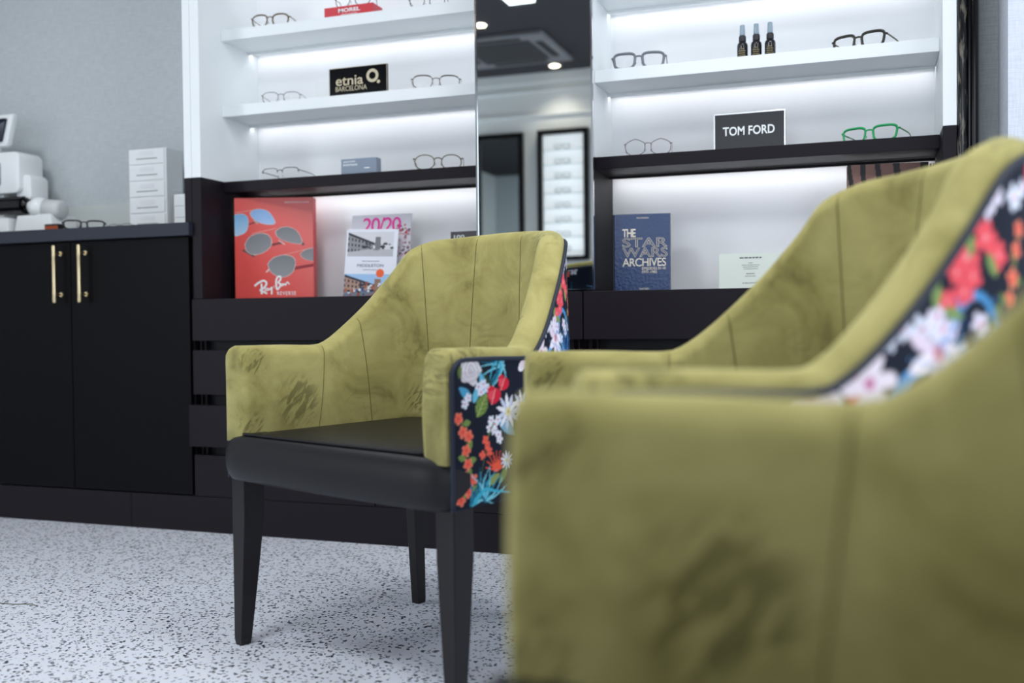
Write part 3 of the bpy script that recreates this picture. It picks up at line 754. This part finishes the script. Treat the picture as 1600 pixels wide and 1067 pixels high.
bmesh.ops.scale(bm, vec=(1, .1, 1), verts=bm.verts)
cyl_pts = [(.0735+.0055*math.cos(2*PI*k/20), -.0005, .034+.0055*math.sin(2*PI*k/20)) for k in range(20)]
bm.faces.new([bm.verts.new(p) for p in cyl_pts]); obj('ring_logo', bm, gold, t, loc=(0, -.0006, 0))
bm = BM(); w = .103
for a in ((-w, w, .0875, .0885), (-w, w, 0, .001), (-w, -w+.001, 0, .0885), (w-.001, w, 0, .0885)): box(bm, a[0], a[1], -.0005, .0005, a[2], a[3])
obj('gold_border', bm, gold, t)
grey = mat('blue_grey_acrylic', '#7f8b9c', .2, spec=.5)
t = slab('display_block', 'blue-grey lettered block on the left charcoal shelf', 'sign', -1.602, -1.475, 2.872, 2.905, Z0, Z0+.050, grey)
text('brand_lettering', 'JAGUAR', .044, .0062, M['wgloss'], t, (-.033, -.0006, .040), bold=.02)
text('brand_lettering', 'EYEWEAR', .052, .0062, M['wgloss'], t, (-.029, -.0006, .0305), bold=.02)
dashes('small_print', .020, .003, M['wgloss'], t, (.030, -.0006, .018))
t = slab('display_card', 'blank white card standing left of the black lettered sign', 'card', -1.755, -1.655, 2.98, 2.984, Z1, Z1+.08, M['wgloss'], bevel=0)

# red sunglasses poster box
def rb_paint(u, v):
    c = np.tile(np.array(S2L('#d6463f')), (len(u), 1)); W_, H_ = .265, .338
    g = np.clip((u/W_)*.6+(v/H_)*.5-.25, 0, 1)[:, None]; c = c*(1-g*.55)+np.array(S2L('#e39a98'))*g*.55
    def P(px, py): return ((px-93)/482*W_, (936-py)/626*H_)
    def lens(pts, top, bot, edge='#c9bdb8'):
        Q = catmull([P(*p) for p in pts]+[P(*pts[0])], 8); x0, y0 = Q.mean(0)
        th = np.arctan2(v-y0, u-x0); r = np.hypot(u-x0, v-y0)
        ta = np.arctan2(Q[:, 1]-y0, Q[:, 0]-x0); tr = np.hypot(Q[:, 0]-x0, Q[:, 1]-y0); o = np.argsort(ta)
        lim = np.interp(th, ta[o], tr[o], period=2*PI)
        c[r < lim*1.045] = S2L(edge)
        mk = r < lim; f = np.clip((v[mk]-Q[:, 1].min())/(np.ptp(Q[:, 1])), 0, 1)[:, None]
        c[mk] = np.array(S2L(bot))*(1-f)+np.array(S2L(top))*f
    def bar(a, b, wd, col):
        (x0, y0), (x1, y1) = P(*a), P(*b); L2 = (x1-x0)**2+(y1-y0)**2
        t_ = np.clip(((u-x0)*(x1-x0)+(v-y0)*(y1-y0))/L2, 0, 1); d = np.hypot(u-x0-t_*(x1-x0), v-y0-t_*(y1-y0)); c[d < wd] = S2L(col)
    for a, b in (((100, 400), (215, 385)), ((200, 530), (350, 500)), ((330, 680), (560, 625))): bar(a, b, .0007, '#d8a9a0')
    bar((160, 480), (240, 455), .0025, '#7a3a3e'); bar((310, 605), (380, 590), .0035, '#6b3539'); bar((455, 750), (575, 730), .005, '#8e2f35')
    bar((215, 452), (235, 470), .002, '#b9a49c'); bar((365, 578), (400, 600), .002, '#c9b4ae'); bar((285, 770), (300, 755), .002, '#d9c4be')
    bar((145, 635), (210, 672), .003, '#4a4548'); bar((300, 720), (310, 760), .002, '#d8c4c0'); bar((500, 590), (512, 600), .004, '#4a4548')
    lens([(93, 415), (140, 410), (172, 430), (176, 480), (160, 520), (120, 540), (93, 538), (70, 480)], '#6fa5cf', '#a9c6de')
    lens([(190, 405), (215, 385), (260, 382), (305, 400), (338, 450), (335, 472), (290, 474), (240, 460), (205, 435)], '#7fa6d2', '#9db9de')
    lens([(157, 595), (190, 550), (250, 530), (300, 545), (318, 585), (300, 625), (250, 655), (200, 660), (165, 635)], '#77787c', '#8b8b8f')
    lens([(345, 520), (380, 497), (430, 495), (475, 520), (500, 565), (500, 595), (450, 592), (390, 575), (355, 550)], '#77787c', '#8b8b8f')
    lens([(295, 720), (330, 685), (390, 668), (445, 680), (462, 715), (445, 770), (400, 800), (350, 795), (310, 765)], '#77787c', '#8e8e92')
    lens([(495, 660), (530, 635), (590, 630), (620, 680), (590, 705), (530, 695), (505, 680)], '#7d7b7f', '#8b8b8f')
    return c
t = thing('poster_box', 'tall red box printed with aviator sunglasses and white script', 'box', (-1.884, 2.915, .7625), math.atan2(.085, .26))
obj('body', bx(-.1325, .1325, .0006, .05, 0, .338), mat('red_card', '#c93a40', .45), t, bevel=.0005)
painted('printed_front', .265, .338, .0013, rb_paint, M['print'], t, (-.1325, 0, 0))
strokes = [  # white script lettering, traced as pen strokes: width, points
 (1.25, [(200, 455), (260, 400), (350, 340), (450, 305), (520, 335), (535, 400), (490, 480), (430, 530), (345, 578)]),
 (1.1, [(345, 575), (430, 610), (500, 650), (556, 672)]), (1.2, [(395, 385), (398, 480), (400, 600), (395, 688)]),
 (.6, [(560, 518), (515, 528), (492, 575), (520, 600), (556, 565), (570, 520), (568, 578), (592, 588)]),
 (.75, [(600, 515), (612, 562), (642, 552), (682, 482)]), (1.0, [(684, 480), (686, 560), (680, 698)]),
 (1.5, [(738, 480), (752, 480)]),
 (1.15, [(842, 570), (815, 470), (815, 300), (850, 215), (908, 182), (945, 215), (928, 290), (862, 362)]), (1.15, [(862, 362), (928, 400), (938, 440), (890, 510), (845, 568)]),
 (.65, [(1012, 390), (972, 412), (966, 450), (1002, 448), (1030, 402), (1042, 442)]),
 (.65, [(1062, 380), (1082, 440), (1112, 372), (1142, 350), (1192, 412)])]
bm = BM()
for wd, s_ in strokes:
    P = [((385+p[0]/17.78-365.5)/125.5*.265-.1325, (466-(420+p[1]/17.78))/163*.338) for p in s_]
    P = [(a, -.0004, b) for a, b in catmull(P, 6)]; tube(bm, P, .0026*wd, 8)
for v_ in bm.verts: v_.co.y = -.0004+(v_.co.y+.0004)*.08
obj('script_lettering', bm, M['wgloss'], t)
text('brand_lettering', 'REVERSE', .063, .0125, M['wgloss'], t, (.0398, -.0006, .0175), bold=.01, space=1.25)
text('small_print', 'LIMITED EDITION: NEW COLORS', .082, .0045, M['wgloss'], t, (.078, -.0006, .322), bold=.01)

# magazine covers
def street(u, v, x0, x1, y0, y1, c, tint, seed):
    mk = (u > x0) & (u < x1) & (v > y0) & (v < y1); a = (u[mk]-x0)/(x1-x0); b = (v[mk]-y0)/(y1-y0)
    sky, road, wall_, darkc = [np.array(S2L(q)) for q in tint]
    cc = np.tile(sky, (mk.sum(), 1)); cc[b < .30] = road
    lt = (b < .92-.75*a) & (b > .18+.25*a) & (a < .55); cc[lt] = wall_
    win = lt & (np.mod(a*13, 1) < .45) & (np.mod((b-.2)/(1-a*.8)*4.2, 1) < .5); cc[win] = darkc
    roof = (b < .98-.72*a) & (b > .88-.72*a) & (a < .6); cc[roof] = darkc
    rr = np.random.RandomState(seed)
    for k in range(26):
        x, y, s = rr.uniform(.3, 1), rr.uniform(.28, .52), rr.uniform(.02, .06); cc[np.hypot((a-x), (b-y)) < s] = darkc if k % 3 else wall_
    tw = (abs(a-.66) < .06) & (b < .8) & (b > .28); cc[tw] = wall_*.7
    c[mk] = cc
def mag_back(u, v):
    c = np.tile(np.array(S2L('#cfcdd6')), (len(u), 1)); r = np.random.RandomState(3)
    for k in range(60):
        x, y = r.uniform(.155, .21), r.uniform(.13, .24); c[np.hypot(u-x, v-y) < r.uniform(.002, .006)] = S2L(r.choice(['#8a5a66', '#c9a3ac', '#5b5664', '#b7474f']))
    c[(u < .012) & (v < .14) & (v > .125)] = S2L('#e2319a'); return c
def mag_front(u, v):
    c = np.tile(np.array(S2L('#dfe2ec')), (len(u), 1))
    street(u, v, .006, .166, .132, .213, c, ('#cfd0d6', '#b4b5bb', '#8c8d92', '#3a3b40'), 1)
    street(u, v, 0, .18, .0, .075, c, ('#9dbfe4', '#6b7484', '#a98878', '#2f3646'), 2)
    r = np.random.RandomState(8)
    for k in range(50):
        x, y = r.uniform(.0, .16), r.uniform(0, .045); c[np.hypot(u-x, v-y) < r.uniform(.002, .006)] = S2L(r.choice(['#8a4a3c', '#31548f', '#d8dbe2', '#23252c', '#a35b46']))
    c[np.hypot(u-.125, v-.078) < .014] = S2L('#e8643a'); return c
pink = mat('pink_ink', '#e2319a', .5); ink = mat('dark_grey_ink', '#55575f', .6)
t = thing('magazine', 'magazine with pink 2020 title, leaning behind the town booklet', 'magazine', (-1.505, 2.925, .7605))
t.rotation_euler = (-.16, 0, .06)
obj('pages', bx(-.105, .105, .0006, .006, 0, .275), M['wgloss'], t)
painted('printed_cover', .21, .275, .0016, mag_back, M['print'], t, (-.105, 0, 0))
text('title_lettering', '20/20', .135, .050, pink, t, (.003, -.0012, .240), bold=.006, space=.85)
t = thing('booklet', 'town booklet with street photographs, leaning beside the red box', 'booklet', (-1.522, 2.895, .7605))
t.rotation_euler = (-.12, .03, .06)
obj('pages', bx(-.09, .09, .0006, .004, 0, .222), M['wgloss'], t)
painted('printed_cover', .18, .222, .0013, mag_front, M['print'], t, (-.09, 0, 0))
text('title_lettering', 'MIDDLETON', .092, .0095, ink, t, (.0, -.001, .103))
dashes('small_print', .06, .0018, ink, t, (.0, -.001, .117), 2); dashes('small_print', .05, .0018, ink, t, (.0, -.001, .089), 3)
t = thing('brochure', 'dark brochure numbered 100 peeping above the armchair back', 'brochure', (-1.208, 2.94, .7605)); t.rotation_euler = (-.08, 0, 0)
obj('pages', bx(-.05, .05, .0006, .005, 0, .205), mat('dark_cover', '#4a464c', .4, bump=(160, .6, .002)), t)
text('title_lettering', '100', .036, .014, M['wgloss'], t, (-.02, -.0006, .187), bold=.02)

# silver framed sign
t = slab('brand_sign', 'glossy black sign in a silver frame on the right charcoal shelf', 'sign', -.4155, -.219, 2.885, 2.897, Z0, Z0+.1025, M['bgloss'], bevel=.0005)
bm = BM(); w = .09825; e = .0035
for a in ((-w, w, .1025-e, .1025), (-w, -w+e, 0, .1025-e), (w-e, w, 0, .1025-e)): box(bm, a[0], a[1], -.0025, .012, a[2], a[3])
obj('silver_frame', bm, M['chrome'], t, bevel=.0005)
text('brand_lettering', 'TOM FORD', .142, .025, M['wgloss'], t, (-.002, -.0008, .052), bold=.02)

# spray bottles
blk = mat('bottle_plastic', '#14161b', .22); capm = mat('clear_blue_cap', '#9fb2bf', .12, trans=.35); lab_m = mat('gold_label_ink', '#8a7c50', .5)
bt = thing('spray_bottle', 'black spray bottle, leftmost of the three on the right shelf', 'bottle', (-.3395, 2.925, Z1), group='spray bottles')
obj('bottle', lathe(BM(), (0, 0, 0), [(.012, 0), (.0148, .002), (.015, .006), (.015, .046), (.0135, .052), (.009, .057), (.0085, .060)], 28), blk, bt, smooth=True)
obj('collar', lathe(BM(), (0, 0, .0575), [(.0098, 0), (.0102, .002), (.0102, .014), (.0085, .017)], 24), mat('matt_black_collar', '#26262c', .5), bt, smooth=True)
obj('cap', lathe(BM(), (0, 0, .0745), [(.0075, 0), (.0078, .004), (.0068, .028), (.006, .030)], 24), capm, bt, smooth=True)
bm = BM()
for z, wd in ((.034, .3), (.028, .7), (.022, .6), (.016, .75)):
    for k in range(12):
        a0 = -PI/2-wd+2*wd*k/12; a1 = a0+2*wd/12*.8
        v = [bm.verts.new((.0153*math.cos(a), .0153*math.sin(a), zz)) for a, zz in ((a0, z), (a1, z), (a1, z+.0022), (a0, z+.0022))]; bm.faces.new(v)
obj('label_print', bm, lab_m, bt)
for x, lab in ((-.301, 'black spray bottle, middle one of the three on the right shelf'), (-.263, 'black spray bottle, rightmost of the three on the right shelf')):
    c = copy_tree(bt); c.location.x = x; c['label'] = lab

# books
blue = mat('blue_leatherette', '#223a66', .2, spec=.6, bump=(110, .6, .002)); cream = mat('cream_ink', '#ddd6c8', .4)
t = thing('hardback_book', 'thick dark blue hardback with cream lettering at the left of the right bay', 'book', (-.624, 2.885, .7605), math.radians(7.5))
obj('cover', bx(-.082, .082, 0, .050, 0, .226), blue, t, bevel=.002)
obj('page_block', bx(-.078, .0825, .004, .046, .0015, .2265), mat('paper_edge', '#cfcabd', .8), t)
obj('spine', bx(-.0875, -.082, .001, .049, 0, .226), mat('black_spine', '#0d0f14', .4), t, bevel=.002)
text('author_lettering', 'PAUL DUNCAN', .035, .0042, cream, t, (.002, -.0012, .214), bold=.01)
text('title_lettering', 'THE', .039, .024, cream, t, (-.038, -.0012, .1706), bold=.02, space=.85)
text('title_lettering', 'STAR', .131, .0275, cream, t, (.008, -.0012, .1426), outline=.018, space=1.0)
text('title_lettering', 'WARS', .131, .0280, cream, t, (.008, -.0012, .1140), outline=.018, space=1.0)
text('title_lettering', 'ARCHIVES', .126, .024, cream, t, (.0055, -.0012, .0853), bold=.008, space=.92)
text('title_lettering', 'EPISODES IV–VI', .068, .0078, cream, t, (.033, -.0012, .067), bold=.01)
text('title_lettering', '1977–1983', .0425, .0078, cream, t, (.0207, -.0012, .057), bold=.01)
text('publisher_lettering', 'TASCHEN', .028, .0045, cream, t, (.004, -.0012, .008), bold=.01)
t = thing('printed_card', 'pale green printed card standing in the right bay', 'card', (-.325, 2.965, .7605)); t.rotation_euler = (-.05, 0, 0)
obj('card', bx(-.09, .09, 0, .0012, 0, .107), mat('pale_green_card', '#dfe8df', .6), t)
for k, (w_, h_, z_) in enumerate(((.062, .0036, .094), (.012, .0018, .079), (.05, .0014, .073), (.042, .0014, .0675), (.04, .0014, .062), (.024, .0022, .048), (.03, .0014, .041), (.046, .002, .021))):
    dashes('printed_line', w_, h_, ink, t, (0, -.0005, z_), k)
def zebra(u, v):
    c = np.tile(np.array(S2L('#8a6459')), (len(u), 1))
    w = np.sin(u*95+np.sin(v*22+u*14)*1.1+v*26*np.sin(u*9)); w += .25*np.sin(u*260+v*60)
    c[w > .45] = S2L('#191517'); return c
t = thing('hardback_book', 'brown and black zebra-striped book behind the middle armchair', 'book', (.046, 2.935, .7605), math.radians(5))
obj('cover', bx(-.104, .104, .0006, .04, 0, .337), mat('brown_cloth', '#6d4c44', .6), t, bevel=.001)
painted('printed_cover', .208, .337, .002, zebra, attr_mat('zebra_print', .45), t, (-.104, 0, 0))
for x, c_, lab in ((.155, '#7a3b33', 'slim dark red book spine right of the zebra-striped book'), (.1625, '#2d5c72', 'slim blue book spine against the right side of the bay'), (.1685, '#17181c', 'slim black book at the far right end of the right bay')):
    tag(obj('slim_book', bx(-.0028, .0028, 0, .10, 0, .332), mat('spine', c_, .4), None, loc=(x, 2.945, .7605), bevel=.0005), lab, 'book', 'slim books beside the zebra-striped one')

# ------------------------------------------------------------------ things on the worktop
ZW = 1.0095
t = thing('drawer_tower', 'tall white five-drawer desktop organiser on the worktop', 'organiser', (-2.408, 2.93, ZW))
obj('body', bx(-.081, .081, 0, .09, 0, .292), M['wgloss'], t, bevel=.002)
dl = mat('label_grey', '#b9bdc2', .6)
for k in range(5):
    z0 = .008+k*.0575
    d = obj('drawer', bx(-.074, .074, -.0035, 0, z0, z0+.052), M['wgloss'], t, bevel=.0012)
    obj('finger_slot', bx(-.045, .045, -.0042, -.0034, z0+.017, z0+.0205), mat('slot', '#8d9196', .6), d)
    obj('label_holder', bx(-.03, .03, -.0046, -.0034, z0+.030, z0+.045), mat('card_label', '#dfe1e4', .5), d)
t = thing('small_organiser', 'small white drawer box beside the tall organiser', 'organiser', (-2.268, 2.95, ZW))
obj('body', bx(-.046, .046, 0, .09, 0, .128), M['wgloss'], t, bevel=.002)
for k in range(3): obj('drawer', bx(-.042, .042, -.003, 0, .006+k*.04, .042+k*.04), M['wgloss'], t, bevel=.001)
gl = glasses('thick dark glasses resting on the worktop beside the small orange box', -2.60, 2.80, ZW+.0005, .14, .030, 'square', '#26241c', .002, yaw=25, group='spectacles lying on the worktop')
gl.location.x = -2.565; gl.location.y = 2.79; gl.rotation_euler = (0, 0, math.radians(40))
gl2 = glasses('small thin dark glasses in front of the white organiser on the worktop', -2.48, 2.84, ZW+.0005, .11, .022, 'panto', '#3a3a36', .001, metal=.4, tip=.05, group='spectacles lying on the worktop')
gl2.location.x = -2.475; gl2.location.y = 2.86
def orange(u, v):
    c = np.tile(np.array(S2L('#b8501c')), (len(u), 1)); c[np.mod(u*90+v*40, 1) < .35] = S2L('#1a1411'); c[(v > .026)] = S2L('#1a1411'); return c
t = thing('lens_wipe_box', 'small black and orange box at the foot of the eye-testing machine', 'box', (-2.748, 2.83, ZW))
obj('body', bx(-.03, .03, .0006, .03, 0, .032), mat('dark_card', '#1a1411', .5), t)
painted('printed_front', .06, .032, .001, orange, M['print'], t, (-.03, 0, 0))

# eye-testing machine, only its right part is in the frame
t = thing('eye_testing_machine', 'white optical testing machine with tilted screen, cut off at the left edge', 'optical instrument', (-3.12, 2.95, ZW))
def rbx(name, x0, x1, y0, y1, z0, z1, r, m, par=t, shear=0, taper=0):
    bm = BM(); rg = []
    for y, ins in ((y0, .008), (y0+.003, .002), (y0+.01, 0), (y1-.01, 0), (y1, .006)):
        rg.append([(px+shear*(pz-z0)+taper*(px-(x0+x1)/2)*(z0-pz), y, pz) for px, pz in rrect((x0+x1)/2, (z0+z1)/2, x1-x0-2*ins, z1-z0-2*ins, max(.003, r-ins), 6)])
    loft(bm, rg); return obj(name, bm, m, par, smooth=True, auto=35)
rbx('screen_housing', -.17, .070, -.02, .01, .345, .465, .012, M['wgloss'], shear=.30)
rbx('screen', -.15, .052, -.024, -.019, .362, .447, .004, M['screen'], shear=.30)
rbx('screen_arm', -.06, .0, .0, .03, .30, .36, .006, M['wgloss'])
# head as a frame around a dark recess
rbx('head', -.24, .138, -.03, .09, .166, .322, .028, M['wgloss'])
rbx('recess', -.20, .05, -.034, -.028, .196, .285, .012, mat('recess_grey', '#8f9699', .6))
rbx('optic_block', -.19, .02, -.05, -.033, .205, .27, .008, M['bgloss'])
rbx('side_cheek', .10, .172, -.01, .08, .14, .235, .02, M['wgloss'])
obj('chin_roller', tube(BM(), [(-.2, -.01, .122), (.10, -.01, .122), (.145, -.01, .122)], .033, 28), M['bgloss'], t, smooth=True, auto=40)
obj('roller_end', tube(BM(), [(.145, -.01, .124), (.158, -.01, .124), (.163, -.01, .124)], .026, 24, rad=[.027, .024, .012]), M['bgloss'], t, smooth=True)
obj('joint_arm', tube(BM(), [(.12, 0, .125), (.185, 0, .112)], .021, 20), M['wgloss'], t, smooth=True)
bm = BM(); bmesh.ops.create_uvsphere(bm, u_segments=28, v_segments=18, radius=.041, matrix=Matrix.Translation((.203, 0, .108)))
obj('joint_ball', bm, M['wgloss'], t, smooth=True)
obj('side_barrel', tube(BM(), [(.205, .005, .107), (.275, .012, .100), (.296, .014, .098), (.302, .014, .098)], .036, 28, rad=[.037, .036, .034, .026]), mat('warm_grey_plastic', '#c9cdcc', .4), t, smooth=True)
rbx('base', .10, .30, -.03, .10, 0, .082, .006, M['wgloss'], taper=2.6)
rbx('base_block', -.24, .09, -.04, .11, 0, .075, .01, M['wgloss'])
rbx('post', -.05, .03, .0, .06, .07, .17, .008, M['wgloss'])

# ------------------------------------------------------------------ things behind the camera, seen in the mirror
t = thing('framed_display', 'black-framed backlit glasses display reflected in the mirror', 'display', (-2.2275, YB, 1.14))
fr = M['dark']
def frame_bm(w, h, e, d):
    bm = BM()
    for a in ((-w/2, w/2, 0, e), (-w/2, w/2, h-e, h), (-w/2, -w/2+e, e, h-e), (w/2-e, w/2, e, h-e)): box(bm, a[0], a[1], .001, d, a[2], a[3])
    return bm
obj('frame', frame_bm(.405, 1.01, .035, .06), M['door'], t)
obj('lit_panel', bx(-.17, .17, .001, .01, .034, .976), mat('lit_opal_panel', (.92, .96, 1), .5, emis=.55), t)
for k in range(8):
    obj('rail', bx(-.165, .165, .011, .04, .07+k*.112, .074+k*.112), mat('clear_rail', '#cfd4d6', .3), t)
gsm = [glasses('reflected glasses on the top rail of the backlit display', -2.2275, YB+.06, 1.14+.074+7*.112, .13, .035, 'square', '#2c2a2a', .0016, yaw=180, group='glasses on the reflected display', tip=.03)]
RN = ['second', 'third', 'fourth', 'fifth', 'sixth', 'seventh', 'lowest']
for k in range(7):
    c = copy_tree(gsm[0]); c.location.z -= .112*(k+1); c['label'] = 'reflected glasses on the %s rail of the backlit display' % RN[k]
# temples of reflected glasses point to the wall: shorten by scaling depth
t = thing('framed_mirror', 'black-framed mirror on the far wall, reflected in the chrome-edged mirror', 'mirror', (-2.755, YB, .25))
obj('frame', frame_bm(.40, 1.90, .035, .04), M['door'], t)
obj('mirror_glass', bx(-.166, .166, .001, .012, .034, 1.866), M['mirror'], t)
# ceiling cassette
t = thing('air_conditioner', 'square ceiling air-conditioning cassette reflected in the mirror', 'air conditioner', (-2.41, -1.245, ZC))
acm = mat('grey_cassette', '#77777c', .6)
bm = BM(); a = .375
box(bm, -a, a, -a, a, -.03, -.001); obj('housing', bm, acm, t, bevel=.006)
obj('intake_grille', bx(-.24, .24, -.24, .24, -.036, -.03), mat('dark_grille', '#2a2a2e', .7), t)
for k in range(4):
    o_ = obj('vent', bx(-.20, .20, .275, .325, -.034, -.03), mat('dark_slot', '#1b1b1f', .7), t); o_.rotation_euler = (0, 0, k*PI/2)
warm = mat('downlight_glow', (1, .86, .66), .5, emis=14)
def downlight(x, y, lab):
    t = thing('ceiling_light', lab, 'ceiling light', (x, y, ZC), group='recessed downlights')
    obj('bezel', lathe(BM(), (0, 0, 0), [(.05, -.0005), (.05, -.006), (.038, -.008)], 28), M['chrome'], t)
    obj('lamp', lathe(BM(), (0, 0, -.0085), [(.036, 0), (.034, -.003)], 24), warm, t)
    l = bpy.data.lights.new('downlight', 'SPOT'); l.energy = 9; l.color = (1, .9, .78); l.spot_size = 2.0; l.spot_blend = .6; l.shadow_soft_size = .05
    lo = bpy.data.objects.new('downlight', l); COL.objects.link(lo); lo.location = (x, y, ZC-.03)
downlight(-2.37, -.63, 'warm ceiling downlight in front of the cassette, seen in the mirror')
downlight(-2.23, -1.80, 'warm ceiling downlight near the far wall, seen in the mirror')
downlight(-2.9, .9, 'warm ceiling downlight over the left floor'); downlight(-1.3, 1.3, 'warm ceiling downlight above the whole armchair')
downlight(.2, 1.4, 'warm ceiling downlight above the middle armchair')
t = thing('ceiling_panel', 'white rectangular ceiling light panel at the top of the mirror', 'ceiling light', (-1.95, -.12, ZC))
obj('light_panel', bx(-.09, .07, -.15, .25, -.02, -.001), mat('panel_glow', (.92, .96, 1), .5, emis=4), t)
def added_panel_light(x, y, w, lab):  # unseen panels added to give the room more light from above
    t = thing('ceiling_panel', lab, 'ceiling light', (x, y, ZC), group='added ceiling light panels')
    obj('panel_frame', bx(-.31, .31, -.31, .31, -.012, -.001), M['wgloss'], t, bevel=.002)
    obj('light_panel', bx(-.28, .28, -.28, .28, -.018, -.012), M['panel_glow'], t)
    l = bpy.data.lights.new('added_panel_light', 'AREA'); l.shape = 'SQUARE'; l.size = .54; l.energy = w; l.color = (.95, .975, 1)
    lo = bpy.data.objects.new('added_panel_light', l); COL.objects.link(lo); lo.location = (x, y, ZC-.021)
M['panel_glow'] = bpy.data.materials['panel_glow']
added_panel_light(-1.3, .75, 23, 'added white ceiling light panel above the whole armchair'); added_panel_light(-.15, 1.75, 11, 'added white ceiling light panel over the middle armchair')
added_panel_light(-2.9, 1.45, 15, 'added white ceiling light panel over the left cupboard'); added_panel_light(1.2, .9, 16, 'added white ceiling light panel near the right window')
tag(obj('dropped_thread', tube(BM(), [(-2.06+.0, 1.88, .0012), (-1.97, 1.885, .0012), (-1.93, 1.90, .0012), (-1.90, 1.89, .0012)], .0011, 6), mat('thread', '#6a6a5a', .9)), 'short dark thread lying on the speckled floor at left', 'thread')
